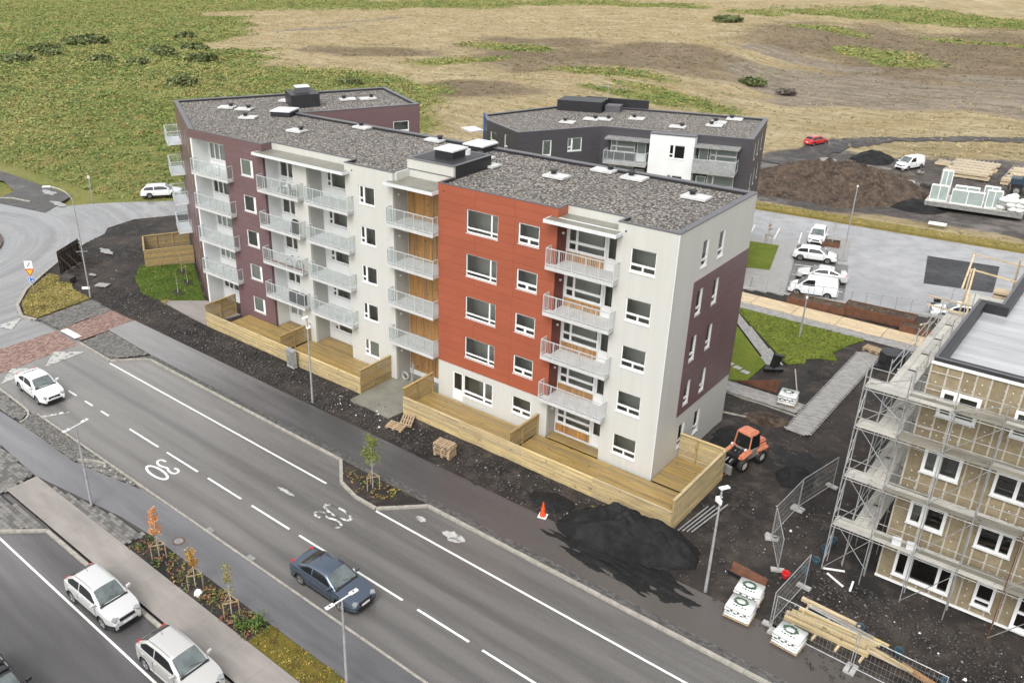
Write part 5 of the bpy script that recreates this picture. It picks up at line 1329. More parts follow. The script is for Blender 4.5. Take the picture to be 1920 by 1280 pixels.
MA['bluegrey']=mat('blue_grey_plastic',(.045,.085,.11),.5,.1,4); MA['redplastic']=mat('red_plastic',(.6,.03,.03),.45,0)
bucket('red bucket beside the mesh fence panels',8.75,-2.85,MA['redplastic'],.05,.2)
for i,(x,y) in enumerate(((9.6,1.4),(9.5,.45),(9.5,-.8),(9.35,-1.9),(12.6,-4.2),(14.3,-4.6),(16.2,-5.2),(17.9,-5.9))):
    bucket(['blue grey bucket farthest back beside the scaffold','blue grey bucket on the soil in front of the scaffold corner','blue grey bucket by the foot of the corner scaffold pole','blue grey bucket just behind the red bucket','blue grey bucket behind the middle of the lumber','blue grey bucket past the back of the lumber pile','blue grey bucket in the rubble before the insulated wall','blue grey bucket nearest the bottom corner of the site'][i],x,y,MA['bluegrey'],.0,.12)
def bagpallet(label,x,y,rz,sx=1.15,sy=1.05,h=.62):
    t=thing('bag_pallet',label,'pallet load',(x,y,.02),rz,'white wrapped pallet loads')
    for yy in (-.4,0,.4): MB().box(-.58,.58,yy-.06,yy+.06,0,.09).build('plank',MA['pallet'],t)
    MB().box(-.6,.6,-.55,.55,.092,.115).build('pallet_top',MA['pallet'],t)
    nl=4
    for k in range(nl):
        o=.015*math.sin(k*2.3)
        bm=bmesh.new(); bmesh.ops.create_cube(bm,size=1,matrix=Matrix.Translation((o,0,.12+(k+.5)*h/nl))@Matrix.Diagonal((sx,sy,h/nl-.006,1)))
        bmesh.ops.bevel(bm,geom=list(bm.edges),offset=.035,segments=2,affect='EDGES'); me=bpy.data.meshes.new('bag_layer'); bm.to_mesh(me); bm.free(); me.materials.append(MA['bagfilm']); me.polygons.foreach_set('use_smooth',[True]*len(me.polygons)); put(me,'bag_layer',t)
    pr=MB(); rr=random.Random(int(x*10)); z=.12+h+.002
    for k in range(11):
        a=2*math.pi*k/11; cx,cy=-.05+.27*math.cos(a),.12+.22*math.sin(a); w_=rr.uniform(.07,.13)
        pr.sheet([(cx+w_*math.cos(a+q),cy+w_*.7*math.sin(a+q)) for q in (0,1.4,2.6,3.9,5.2)],z)
    for k in range(5): pr.sheet([(-.3+k*.13,-.3-.03*(k%2)),(-.3+k*.13+.09,-.3-.02*(k%2)),(-.3+k*.13+.09,-.22),(-.3+k*.13,-.23)],z)
    for k in range(6): pr.add([(-.45+k*.15,-sy/2-.004,.42+.1*(k%2)),(-.34+k*.15,-sy/2-.004,.42+.1*(k%2)),(-.34+k*.15,-sy/2-.004,.50+.1*(k%2)),(-.45+k*.15,-sy/2-.004,.50+.1*(k%2))],[(0,1,2,3)])
    stuff(pr.build('print',MA['printgreen'],t)); return t
MA['bagfilm']=mat('white_film',(.70,.71,.70),.35,.05,6); MA['printgreen']=mat('green_print',(.04,.085,.045),.5,.2,8)
bagpallet('white wrapped pallet load nearest the lamp post, farther from the street',8.0,-5.5,R(4))
bagpallet('white wrapped pallet load beside the lamp post, nearer the street',8.15,-6.85,R(3))
bagpallet('white wrapped pallet load standing beside the lumber pile',10.5,-7.15,R(-4))
bagpallet('white wrapped pallet load of stone on the garden path',2.4,14.5,R(8),1.1,1.1,.7)
t=thing('rusty_trough','rusty steel trough frame on the soil behind the white pallet loads','trough',(7.4,-4.2,0),R(-6))
MB().box(-.9,.9,-.2,.2,.0,.06).build('bottom',MA['rust'],t); MB().rbox((0,.22,.25),1.8,.05,.4,0,0,R(-20)).build('side_panel',MA['rust'],t); MB().rbox((0,-.22,.1),1.8,.05,.2).build('side_panel',MA['black'],t)
for i,(a,b_) in enumerate((((9.9,-.95),(10.8,-.5)),((10.2,-1.2),(11.1,-1.7)),((11.35,-1.0),(11.45,-1.8)))): tag(MB().bar((*a,.06),(*b_,.06),.09,.06).build('white_lath',MA['frame'],None),['white lath lying near the scaffold foot','white lath lying in front of another lath on the soil','short white lath by the wall corner of the unfinished block'][i],'lath','white laths on the soil')
for i in range(4): tag(MB().bar((3.15+.20*i,-2.9+.12*i,.06),(3.45+.26*i,.1+.25*i,.10+.03*i),.06,.04).build('aluminium_profile',MA['galv']),['pale metal strip closest to the terrace fence','second pale metal strip from the terrace fence','third pale metal strip from the terrace fence','metal strip farthest from the terrace fence'][i],'metal strip','metal strips lying by the terrace fence')
# ------------------------------------------------------------------ vehicles
def paintmat(name,c,metal=.0,rough=.28): 
    return mat(name,c,rough,0,metal=metal,coat=1.)
MA['p_white']=paintmat('white_car_paint',(.72,.73,.73)); MA['p_silver']=paintmat('silver_car_paint',(.68,.68,.67),.45,.3); MA['p_greysilver']=paintmat('grey_silver_car_paint',(.60,.59,.57),.5,.3)
MA['p_blue']=paintmat('slate_blue_car_paint',(.095,.125,.175),.75,.24); MA['p_red']=paintmat('red_car_paint',(.45,.02,.025)); MA['p_black']=paintmat('black_car_paint',(.012,.012,.014))
MA['lamp_red']=mat('tail_lamp_red',(.45,.015,.015),.2,0); MA['lamp_clear']=mat('lamp_clear',(.24,.25,.26),.12,0,spec=.9)
KIND={
 # L,W,H, wheel x front/rear, radius, belt profile (x from front 0..1 of L, z), greenhouse x (base windscreen, roof front, roof rear, rear base) fractions, belt, roof half width
 'sedan':dict(L=4.65,W=1.82,H=1.45,wf=.195,wr=.80,r=.33,prof=[(0,.52),(.015,.66),(.06,.74),(.16,.83),(.29,.93),(.5,.95),(.84,.98),(.97,.96),(.99,.80),(1,.55)],gh=(.27,.43,.70,.885),rail=False),
 'hatch':dict(L=4.25,W=1.77,H=1.50,wf=.20,wr=.815,r=.32,prof=[(0,.52),(.015,.66),(.06,.76),(.17,.88),(.27,.95),(.5,.97),(.85,1.0),(.975,.98),(.99,.80),(1,.55)],gh=(.235,.42,.83,.975),rail=False),
 'wagon':dict(L=4.80,W=1.83,H=1.50,wf=.19,wr=.775,r=.33,prof=[(0,.52),(.015,.66),(.06,.75),(.16,.84),(.27,.93),(.5,.95),(.85,.98),(.975,.97),(.99,.80),(1,.55)],gh=(.255,.40,.86,.975),rail=True),
 'suv':dict(L=4.38,W=1.82,H=1.62,wf=.20,wr=.815,r=.36,prof=[(0,.58),(.015,.74),(.06,.86),(.17,.98),(.28,1.06),(.5,1.08),(.85,1.12),(.975,1.08),(.99,.88),(1,.60)],gh=(.245,.42,.80,.965),rail=True),
 'van':dict(L=4.35,W=1.82,H=1.83,wf=.19,wr=.80,r=.32,prof=[(0,.55),(.015,.72),(.06,.86),(.14,1.0),(.22,1.08),(.5,1.10),(.9,1.10),(.99,1.10),(.995,.85),(1,.6)],gh=(.19,.37,.955,.995),rail=False),
}
def lerp(ps,x):
    for (a,b_),(c_,d_) in zip(ps,ps[1:]):
        if x<=c_: 
            t=(x-a)/(c_-a) if c_>a else 0; t=t*t*(3-2*t) if False else t
            return b_+(d_-b_)*t
    return ps[-1][1]
_wheel={}
def wheel_mesh(r,w):
    if (r,w) in _wheel: return _wheel[(r,w)]
    mb=MB(); n=20; prof=[(.62*r,-w/2),(.9*r,-w/2),(r,-w/2+.04),(r,w/2-.04),(.9*r,w/2),(.62*r,w/2)]
    v=[];f=[]
    for i in range(n):
        a=2*math.pi*i/n
        for (q,y) in prof: v.append((q*math.cos(a),y,q*math.sin(a)))
    k=len(prof)
    for i in range(n):
        for j in range(k-1):
            a=i*k+j;b_=((i+1)%n)*k+j; f.append((a,a+1,b_+1,b_))
    mb.add(v,f)
    ty=mb.mesh('wheel',MA['rubber'],True,50)
    rm=MB(); rm.tube((0,-w/2+.03,0),(0,w/2-.03,0),.64*r,n)
    sp=MB()
    for s in (-1,1):
        for i in range(5):
            a=2*math.pi*i/5+.3; sp.bar((.05*math.cos(a),s*(w/2-.012),.05*math.sin(a)),(.60*r*math.cos(a),s*(w/2-.02),.60*r*math.sin(a)),.02,.085)
        for i in range(n):
            a,b_=2*math.pi*i/n,2*math.pi*(i+1)/n; sp.bar((.61*r*math.cos(a),s*(w/2-.015),.61*r*math.sin(a)),(.61*r*math.cos(b_),s*(w/2-.015),.61*r*math.sin(b_)),.03,.035)
    _wheel[(r,w)]=(ty,rm.mesh('hub',MA['black']),sp.mesh('rim',MA['chrome'],True,40)); return _wheel[(r,w)]
def make_car(kind,name,label,cat,loc,rz,paint,group=None,clad=False,steer=0,glass_m=None,roofm=None,scale=1.0,roofbox=None):
    K=KIND[kind]; L,W_,H=K['L'],K['W'],K['H']; r=K['r']
    t=thing(name,label,cat,loc,rz,group)
    if scale!=1: t.scale=(scale,)*3
    X=lambda f:L/2-f*L
    wxs=[X(K['wf']),X(K['wr'])]; ra=r+.055; hw=W_/2
    xs_=sorted(set([round(L/2-L*i/46,4) for i in range(47)]+[round(w+s*ra*c_,4) for w in wxs for s in (-1,1) for c_ in (1,.98,.85,.6,.3)]+[round(L/2-L*f,4) for f in (.004,.012,.03,.985,.996)]),reverse=True)
    def top(x): return lerp(K['prof'],(L/2-x)/L)
    def half(x):
        f=(L/2-x)/L; e=0
        if f<.16: e=((.16-f)/.16)**2.4*.24
        if f>.88: e=((f-.88)/.12)**2.4*.15
        return hw*(1-e)
    def bot(x):
        b_=.20; f=(L/2-x)/L
        if f<.05: b_=.20+.10*(1-f/.05)
        if f>.95: b_=.20+.12*((f-.95)/.05)
        for w in wxs:
            d=abs(x-w)
            if d<ra: b_=max(b_,r+math.sqrt(max(ra*ra-d*d,0))*.98)
        return b_
    v=[];f=[];mi=[];ring=12
    for x in xs_:
        w,zt,zb=half(x),top(x),bot(x); zm=max(.56,zb+.02); sh=max(zt-.12,zm+.02)
        hfr=[(w*.80,min(zb,.30) if zb<.3 else zb),(w*.965,zb),(w*.99,max(.36,zb)),(w,zm),(w*.985,sh),(w*.94,zt-.02) ,(w*.55,zt+.02)]
        pts=hfr+[(-a,b_) for a,b_ in hfr[::-1]]
        v+=[(x,a,b_) for a,b_ in pts]
    k=14
    for i in range(len(xs_)-1):
        for j in range(k):
            a=i*k+j;b_=i*k+(j+1)%k
            f.append((a,a+k,b_+k,b_)); mi.append(1 if (j in (0,1,11,12,13) or (clad and j in (1,2,10,11))) else 0)
    f.append(tuple(range(k)));mi.append(0); f.append(tuple(range((len(xs_)-1)*k+k-1,(len(xs_)-1)*k-1,-1)));mi.append(0)
    mb=MB(); mb.v=v;mb.f=[tuple(q[::-1]) for q in f];mb.m=mi
    mb.build('body',[paint,MA['black']],t,smooth=True,angle=38)
    # arches lining
    for w in wxs: MB().box(w-ra,w+ra,-hw*.78,hw*.78,.15,r+ra*.9).build('wheel_arch',MA['black'],t)
    # greenhouse
    xa,xb_,xc,xd=[X(q) for q in K['gh']]; wb=hw*.925; wr=hw*.70 if kind!='van' else hw*.80; zbelt=top((xa+xd)/2)-.03
    def zr(x):
        if x>=xb_: q=(xa-x)/(xa-xb_); return top(xa)-.01+(H-.05-top(xa))*(q**.88)
        if x<=xc: q=(x-xd)/(xc-xd); return top(xd)-.02+(H-.07-top(xd)+.02)*(max(q,0)**.72)
        q=(xb_-x)/(xb_-xc); return H-.05+.05*math.sin(math.pi*min(q*1.15,1)**.9*.9)-.02*q
    def hz(z): return wb-(wb-wr)*max(0,(z-zbelt))/(H-zbelt)
    def tap(x): 
        q=(xa-x)/(xa-xd); return 1-.10*max(0,(.18-q)/.18)**1.5-.10*max(0,(q-.8)/.2)**1.5
    st=[xa-(xa-xd)*i/28 for i in range(29)]
    v=[];f=[]
    for x in st:
        zt=zr(x); s=tap(x); z1=max(zt-.07,zbelt)
        w1=hz(z1)*s; w2=hz(zt)*s
        hh_=[(wb*s,zbelt-.05),(w1,z1),(w2*.93,zt-.012),(w2*.55,zt+.012),(0,zt+.02)]
        v+=[(x,a,b_) for a,b_ in hh_+[(-a,b_) for a,b_ in hh_[-2::-1]]]
    for i in range(28):
        for j in range(8):
            a=i*9+j; f.append((a,a+9,a+10,a+1))
    mb=MB(); mb.v=v;mb.f=[tuple(q[::-1]) for q in f]+[tuple(range(9)),tuple(range(28*9+8,28*9-1,-1))];mb.m=[0]*len(mb.f)
    mb.build('cabin',roofm or paint,t,smooth=True,angle=50)
    gm=glass_m or MA['carglass']
    def topglass(name,x0,x1,m):
        v=[];f=[];nn=6
        for i in range(nn+1):
            x=x0+(x1-x0)*i/nn; w=hz(zr(x))*tap(x)*.86
            for j in range(5):
                y=-w+2*w*j/4; u=abs(y)/(hz(zr(x))*tap(x)+1e-6)
                z=zr(x)+(.012+.008*(1-u) if u<.55 else .012-.024*(u-.55)/.38); v.append((x,y,z+.012))
        for i in range(nn):
            for j in range(4): a=i*5+j; f.append((a,a+1,a+6,a+5))
        mb=MB().add(v,f); mb.build(name,m,t,smooth=True)
    topglass('windscreen',xa-.07*(xa-xb_),xb_+.06*(xa-xb_),gm)
    if kind!='van': topglass('rear_window',xc-.10*(xc-xd),xd+.20*(xc-xd),MA['darkglass'])
    def side(name,xsq,m):
        for s in (1,-1):
            v=[];f=[]
            for x in xsq:
                zl=zbelt+.05; zu=max(zr(x)-.10,zl+.01); 
                for z in (zl,zu):
                    # surface between belt edge and shoulder edge
                    zs=max(zr(x)-.07,zbelt+.01); q=min((z-(zbelt-.05))/(zs-(zbelt-.05)),1); y=(wb+(hz(zs)-wb)*q)*tap(x)
                    v.append((x,s*(y+.008),z))
            for i in range(len(xsq)-1): f.append((2*i,2*i+1,2*i+3,2*i+2) if s<0 else (2*i,2*i+2,2*i+3,2*i+1))
            MB().add(v,f).build(name,m,t,smooth=True)
    xm=(xa+xd)/2-.05*L*(1 if kind!='van' else -1.2)
    lin=lambda a,b_,n_=7:[a+(b_-a)*i/n_ for i in range(n_+1)]
    x0=xa-.52*(xa-xb_); side('side_window',lin(x0,xm+.04),MA['darkglass'])
    if kind!='van': 
        x3=xd+.40*(xc-xd) if kind in('sedan',) else xd+.35*(xc-xd)+.12; side('side_window',lin(xm-.04,x3),MA['darkglass'])
    xq=[xa+.03-.02*i for i in range(4)]
    MB().add([(x,y*hz(zbelt)*.86,top(x)+.035-.004*abs(y)) for x in (xa+.06,xa-.06) for y in (-1,-.5,0,.5,1)],[(i,i+1,i+6,i+5) for i in range(4)]).build('cowl',MA['black'],t)
    # wheels, lights, mirrors, plates
    ty,hb,rm=wheel_mesh(r,.21)
    for i,w in enumerate(wxs):
        for s in (1,-1):
            o=put(ty,'wheel',t,(w,s*(hw-.125),r)); put(hb,'hub',o); put(rm,'rim',o)
    zl=K['prof'][2][1]-.05
    for s in (1,-1):
        yl=half(L/2-.12)*.76
        MB().rbox((L/2-.155,s*yl*.97,zl-.03),.22,.30,.11,s*-.45,.2).build('headlight',MA['lamp_clear'],t)
        MB().rbox((-L/2+.19,s*half(-L/2+.1)*.72,.86 if kind in('sedan','hatch','wagon') else 1.0),.16,.24,.22 if kind!='van' else .5,s*.25).build('tail_light',MA['lamp_red'],t)
        xm_=xa-.35*(xa-xb_); MB().rbox((xm_,s*(hw+.06),zbelt+.10),.11,.22,.13,s*.2).build('mirror',paint,t)
        for xh in (xm+.18,xm-.72): 
            if kind=='van' and xh<xm: continue
            MB().rbox((xh,s*(half(xh)*.985+.012),zbelt-.09),.17,.03,.035).build('door_handle',paint,t)
        # door gaps
        for xg in ((xm,) if kind=='van' else (xm,xa-.30*(xa-xb_))):
            MB().box(xg-.010,xg+.010,min(s*half(xg)*1.0,s*(half(xg)*.97)),max(s*half(xg)*1.0,s*(half(xg)*.97))+.004 if s>0 else max(s*half(xg),s*half(xg)*.97),.38,zbelt-.10).build('door_seam',MA['black'],t)
    MB().rbox((L/2-.03,0,zl-.09),.08,half(L/2)*1.15,.13).build('grille',MA['black'],t)
    MB().rbox((L/2-.01,0,.36),.06,half(L/2)*1.5,.12).build('air_intake',MA['black'],t)
    for s in (1,-1): MB().rbox((s*(L/2+.012),0,.50 if s>0 else .62),.02,.50,.11).build('number_plate',MA['frame'],t)
    if K['rail']:
        for s in (1,-1):
            a=MB(); n_=8
            P_=[Vector((xb_-.1+(xc-xb_+.15)*i/n_,s*hz(H)*.93,zr(xb_-.1+(xc-xb_+.15)*i/n_)+.03)) for i in range(n_+1)]
            for p,q in zip(P_,P_[1:]): a.tube(p,q,.018,5)
            a.build('roof_rail',MA['chrome'] if paint!=MA['p_white'] else MA['black'],t)
    if kind!='van': MB().tube((xc+.25,0,zr(xc+.25)),(xc+.05,0,zr(xc+.25)+.22),.012,5,.004).build('aerial',MA['black'],t)
    for s in (1,-1):
        p=Vector((xa-.06*(xa-xb_),s*.45,zr(xa-.06*(xa-xb_))+.04)); q=Vector((xa-.22*(xa-xb_),s*.45-.55,zr(xa-.22*(xa-xb_))+.045)); 
        if s>0 or kind!='van': MB().tube(p,q,.012,4).build('wiper',MA['black'],t)
    if roofbox: roofbox(t,K,xb_,xc,hz,zr)
    return t
ZR=-.096
make_car('sedan','white_sedan','white sedan driving along the street near the raised crossing','car',(-38.0,-17.85,ZR+.014),R(-3),MA['p_white'],scale=1.03)
make_car('sedan','blue_sedan','slate blue sedan driving in the middle of the street','car',(-7.62,-18.05,ZR),R(0),MA['p_blue'])
make_car('suv','silver_crossover','silver crossover parked at the kerb beside the footpath, whole car in view','car',(-15.05,-26.27,ZR),R(1),MA['p_silver'],'silver crossovers parked along the footpath',True)
make_car('suv','silver_crossover','grey silver crossover parked at the kerb, front cut by the picture edge','car',(-8.62,-26.25,ZR),R(1),MA['p_greysilver'],'silver crossovers parked along the footpath',False,scale=1.02)
def bars(t,K,xb_,xc,hz,zr):
    for i in range(4):
        x=xb_-.15+(xc-xb_+.3)*i/3; MB().box(x-.05,x+.05,-hz(K['H'])*1.02,hz(K['H'])*1.02,zr(x)+.045,zr(x)+.085).build('roof_bar',MA['black'],t)
make_car('suv','black_estate_car','black car with roof bars at the bottom corner of the parking lane','car',(-13.1,-32.35,ZR),R(0),MA['p_black'],None,True,roofbox=bars,scale=1.08)
make_car('wagon','white_estate_car','white estate car parked by the green field behind the maroon wing','car',(-74.95,16.85,-.11),R(49),MA['p_white'],None,scale=1.04)
ZP=-3.196
make_car('hatch','white_hatchback','white hatchback parked side on in the car park behind the silver sedan','car',(-8.45,52.6,ZP),R(14),MA['p_white'],'cars in the lower car park')
make_car('hatch','white_hatchback','white hatchback facing the courtyard at the far end of the car park','car',(-10.45,59.2,ZP),R(-77),MA['p_white'],'cars in the lower car park')
make_car('sedan','silver_sedan','silver sedan parked between the white hatchback and the white van','car',(-5.95,47.25,ZP),R(195),MA['p_silver'],'cars in the lower car park')
make_car('van','white_van','white delivery van parked behind the railing','van',(-5.3,42.9,ZP),R(195),MA['p_white'],'cars in the lower car park')
make_car('wagon','white_car','white car half hidden behind the scaffolding tubes','car',(6.6,45.4,ZP),R(195),MA['p_white'],'cars in the lower car park')
zt_=lambda x,y: float(sample(Zt,np.array([float(x)]),np.array([float(y)]))[0])
make_car('hatch','red_hatchback','small red hatchback parked at the edge of the dry field','car',(-26.9,106.6,zt_(-26.9,106.6)),R(68),MA['p_red'],scale=.95)
make_car('van','white_compact_van','small white passenger van parked in the gravel yard','van',(-11.6,99.8,zt_(-11.6,99.8)),R(-112),MA['p_white'])

# wheel loader
t=thing('wheel_loader','small orange wheel loader working beside the terrace fence','wheel loader',(2.95,5.75,-.1),R(-103)); t.scale=(.92,.92,.92)
MA['orange2']=mat('loader_orange',(.52,.19,.11),.5,.12,4); MA['cream']=mat('cream_rim',(.55,.50,.42),.5,.1,5)
def bevbox(name,parent,c,s,m,off=.05,rot=(0,0,0),taper=None):
    bm=bmesh.new(); bmesh.ops.create_cube(bm,size=1)
    for vv in bm.verts:
        k=taper if (taper and vv.co.z>0) else (1,1); vv.co=Vector((vv.co.x*s[0]*k[0],vv.co.y*s[1]*k[1],vv.co.z*s[2]))
    bmesh.ops.bevel(bm,geom=list(bm.edges),offset=off,segments=2,affect='EDGES'); me=bpy.data.meshes.new(name); bm.to_mesh(me); bm.free(); me.materials.append(m); me.polygons.foreach_set('use_smooth',[True]*len(me.polygons)); me.set_sharp_from_angle(angle=R(40))
    o=put(me,name,parent,c); o.rotation_euler=rot; return o
bevbox('rear_body',t,(-1.15,0,.98),(1.25,1.35,.75),MA['orange2'],.12,(0,0,0),(.85,.85))
bevbox('engine_cover',t,(-1.2,0,1.42),(1.0,1.0,.22),MA['orange2'],.08)
bevbox('front_frame',t,(.75,0,.85),(1.1,.75,.6),MA['black'],.05)
for s in (1,-1): bevbox('fender',t,(.55,s*.52,1.12),(1.15,.42,.30),MA['orange2'],.10,(0,.25,0)); bevbox('fender',t,(-1.1,s*.62,1.05),(1.05,.34,.16),MA['orange2'],.06)
bevbox('cab_base',t,(-.25,0,.95),(1.0,1.2,.7),MA['darkgalv'],.05)
for x,y in ((.25,.56),(.25,-.56),(-.75,.58),(-.75,-.58)): MB().bar((x,y,1.3),(x*.75-.1,y*.92,2.28),.07,.07).build('cab_pillar',MA['orange2'] if x>0 else MA['black'],t)
MB().add([(.24,.5,1.32),(.24,-.5,1.32),(.09,-.47,2.25),(.09,.47,2.25)],[(0,1,2,3)]).build('windscreen',MA['darkglass'],t)
for s in (1,-1): MB().add([(.2,s*.57,1.32),(-.72,s*.59,1.32),(-.62,s*.53,2.25),(.06,s*.53,2.25)],[(0,1,2,3)]).build('side_window',MA['darkglass'],t)
bevbox('seat',t,(-.4,0,1.45),(.45,.45,.5),MA['black'],.08)
bevbox('cab_roof',t,(-.27,0,2.34),(1.1,1.16,.22),MA['orange2'],.1,(0,0,0),(.8,.8))
ty,hb,rm=wheel_mesh(.46,.36)
for x in (.78,-1.05):
    for s in (1,-1):
        o=put(ty,'wheel',t,(x,s*.62,.46)); MB().tube((0,-.13,0),(0,.13,0),.27,16).build('rim',MA['cream'],o); MB().tube((0,-.15,0),(0,.15,0),.09,10).build('hub',MA['cream'],o)
for s in (1,-1): MB().bar((.5,s*.28,1.35),(1.9,s*.28,.55),.12,.14).build('lift_arm',MA['black'],t); MB().tube((.6,s*.14,1.15),(1.6,s*.14,.75),.05,8).build('cylinder_ram',MA['chrome'],t)
MB().box(1.85,2.0,-.6,.6,.15,.75).build('tool_carrier',MA['darkgalv'],t)
for s in (1,-1): MB().box(2.0,2.9,s*.35-.05,s*.35+.05,.12,.17).build('fork',MA['rust'],t)
for s in (1,-1): MB().rbox((.55,s*.5,1.45),.12,.12,.14).build('work_light',MA['frame'],t)
# truck at the picture edge
t=thing('dark_truck','dark blue truck with big wheels cut by the picture edge in the yard','truck',(4.6,93.6,-3.1),R(188))
MA['navy']=mat('dark_blue_lorry',(.03,.05,.075),.4,.1,3)
bevbox('bonnet',t,(2.35,0,1.55),(1.3,1.9,.9),MA['navy'],.1); bevbox('cab',t,(1.0,0,1.95),(1.7,2.1,1.9),MA['navy'],.1,(0,0,0),(.85,.9))
MB().add([(1.78,-.8,2.1),(1.78,.8,2.1),(1.66,.75,2.75),(1.66,-.75,2.75)],[(0,1,2,3)]).build('windscreen',MA['carglass'],t)
for s in (1,-1): MB().add([(1.45,s*1.04,2.1),(.4,s*1.04,2.1),(.45,s*.985,2.7),(1.35,s*.985,2.7)],[(0,1,2,3)]).build('side_window',MA['darkglass'],t); bevbox('fender',t,(2.2,s*.95,1.15),(1.3,.5,.35),MA['black'],.1)
bevbox('flatbed',t,(-1.8,0,1.35),(3.6,2.3,.35),MA['navy'],.04); bevbox('bumper',t,(3.05,0,.75),(.2,2.0,.35),MA['black'],.05)
ty,hb,rm=wheel_mesh(.62,.38)
for x in (2.15,-1.9):
    for s in (1,-1): o=put(ty,'wheel',t,(x,s*1.0,.5)); MB().tube((0,-.17,0),(0,.17,0),.34,14).build('rim',MA['darkgalv'],o); MB().tube((0,-.2,0),(0,.2,0),.1,8).build('hub',MA['chrome'],o)

# ------------------------------------------------------------------ lamps, signs, trees
def lamp(label,loc,h,rz,kind='twin',g_='street lamps'):
    t=thing('street_lamp',label,'street lamp',loc,rz,g_)
    MB().tube((0,0,-.3),(0,0,.9),.085,10,.075).build('base',MA['galv'],t); MB().tube((0,0,.9),(0,0,h),.072,10,.045).build('pole',MA['galv'],t)
    if kind=='twin':
        MB().bar((-.5,0,h+.02),(.5,0,h+.02),.045,.045).build('arm',MA['frame'],t)
        for s in (1,-1): bevbox('lamp_head',t,(s*.62,0,h+.05),(.42,.19,.06),MA['frame'],.02); MB().box(s*.62-.02,s*.62+.05,-.04,.04,h+.082,h+.092).build('cover_plate',MA['black'],t)
    elif kind=='head':
        bevbox('lamp_head',t,(.12,0,h+.05),(.5,.22,.09),MA['frame'],.02); MB().box(-.12,-.05,-.2,.2,h-.75,h-.5).build('bracket',MA['frame'],t); bevbox('side_lamp',t,(.1,.22,h-.62),(.3,.16,.08),MA['frame'],.02)
    elif kind=='curved':
        p=[Vector((0,0,h))]+[Vector((1.5*(1-math.cos(a))*1.3,0,h+1.5*math.sin(a))) for a in np.linspace(.2,1.45,7)]
        a=MB()
        for u,v_ in zip(p,p[1:]): a.tube(u,v_,.042,8)
        a.build('arm',MA['galv'],t); e=p[-1]; bevbox('lamp_head',t,(e.x+.3,0,e.z+.02),(.75,.26,.13),MA['frame'],.04)
        MB().bar((-.5,0,h*.5),(.5,0,h*.5),.05,.03).build('bracket',MA['galv'],t); MB().bar((-.1,0,.9),(.6,.0,.9),.12,.2).build('bracket',MA['frame'],t)
    elif kind=='ball': bevbox('lamp_head',t,(0,0,h+.05),(.16,.16,.2),MA['frame'],.03)
    return t
lamp('grey street lamp standing in black soil between terrace fence and white pallet loads',(6.25,-6.3,-.03),6.0,R(60),'head')
lamp('grey street lamp in front of the terrace fence below the white facade',(-22.05,-6.2,-.03),6.4,R(-90),'head')
lamp('tall lamp with a curved arm beside the roundabout',(-51.5,-6.3,0),8.7,R(-137),'curved')
lamp('twin headed lamp rising from the grass verge in front of the blue sedan',(-2.45,-22.1,0),5.0,R(-95),'twin')
lamp('thin lamp post with a white cross arm on the paved verge',(-22.95,-22.45,0),5.2,R(100),'twin')
lamp('tall slim lamp at the end of the parking bay island',(-6.2,54.4,-3.1),7.8,0,'ball')
lamp('low path lamp on the triangular lawn of the courtyard',(-.72,25.4,0),3.3,0,'ball')
t=thing('marker_post','thin white post where the gravel track meets the side road','post',(-79.7,10.0,-.06)); MB().tube((0,0,0),(0,0,2.9),.05,6).build('pole',MA['galv'],t); MB().box(-.25,.25,-.03,.03,2.85,3.2).build('plate',MA['metal_white'],t)
# traffic sign post: white board, yield triangle, roundabout disc
MA['sign_y']=mat('sign_yellow',(.72,.43,.03),.4,0); MA['sign_r']=mat('sign_red',(.55,.03,.02),.4,0); MA['sign_b']=mat('sign_blue',(.02,.12,.42),.4,0)
t=thing('traffic_sign','sign post with white board, yellow give way triangle and blue roundabout disc','traffic sign',(-56.5,-9.1,0),R(42))
MB().tube((0,.03,-.1),(0,.03,3.15),.035,8).build('pole',MA['galv'],t)
b_=MB().box(-.36,.36,-.03,-.005,2.38,3.1).build('white_board',MA['frame'],t); MB().bar((-.15,-.036,2.55),(.15,-.036,2.9),.012,.06).bar((.15,-.036,2.9),(.02,-.036,2.88),.012,.05).build('arrow',MA['black'],b_)
tr=lambda k,z:[(-.43*k,z+.24*k),(.43*k,z+.24*k),(0,z-.5*k)]
def vsheet(pts,y): return MB().add([(x,y,z) for x,z in pts],[tuple(range(len(pts)))])
b_=vsheet(tr(1.0,2.08),-.02).build('give_way_triangle',MA['sign_r'],t); vsheet(tr(.70,2.08),-.026).build('triangle_field',MA['sign_y'],b_)
b_=MB().tube((0,-.03,1.32),(0,-.005,1.32),.32,20).build('roundabout_disc',MA['sign_b'],t); MB().tube((0,-.034,1.32),(0,-.031,1.32),.325,20).build('disc_border',MA['frame'],b_); MB().tube((0,-.039,1.32),(0,-.035,1.32),.29,20).build('disc_field',MA['sign_b'],b_)
for k in range(3):
    a0=k*2.094; pp=[(.17*math.cos(a0+q),1.32+.17*math.sin(a0+q)) for q in np.linspace(0,1.3,5)]; mb=MB()
    for (x0,z0),(x1,z1) in zip(pp,pp[1:]): mb.bar((x0,-.045,z0),(x1,-.045,z1),.006,.05)
    x1,z1=pp[-1]; mb.add([(x1-.06*math.cos(a0+1.3),-.046,z1-.06*math.sin(a0+1.3)),(x1+.06*math.cos(a0+1.3),-.046,z1+.06*math.sin(a0+1.3)),(x1-.1*math.sin(a0+1.3),-.046,z1+.1*math.cos(a0+1.3))],[(0,1,2)]); mb.build('arrow',MA['frame'],b_)
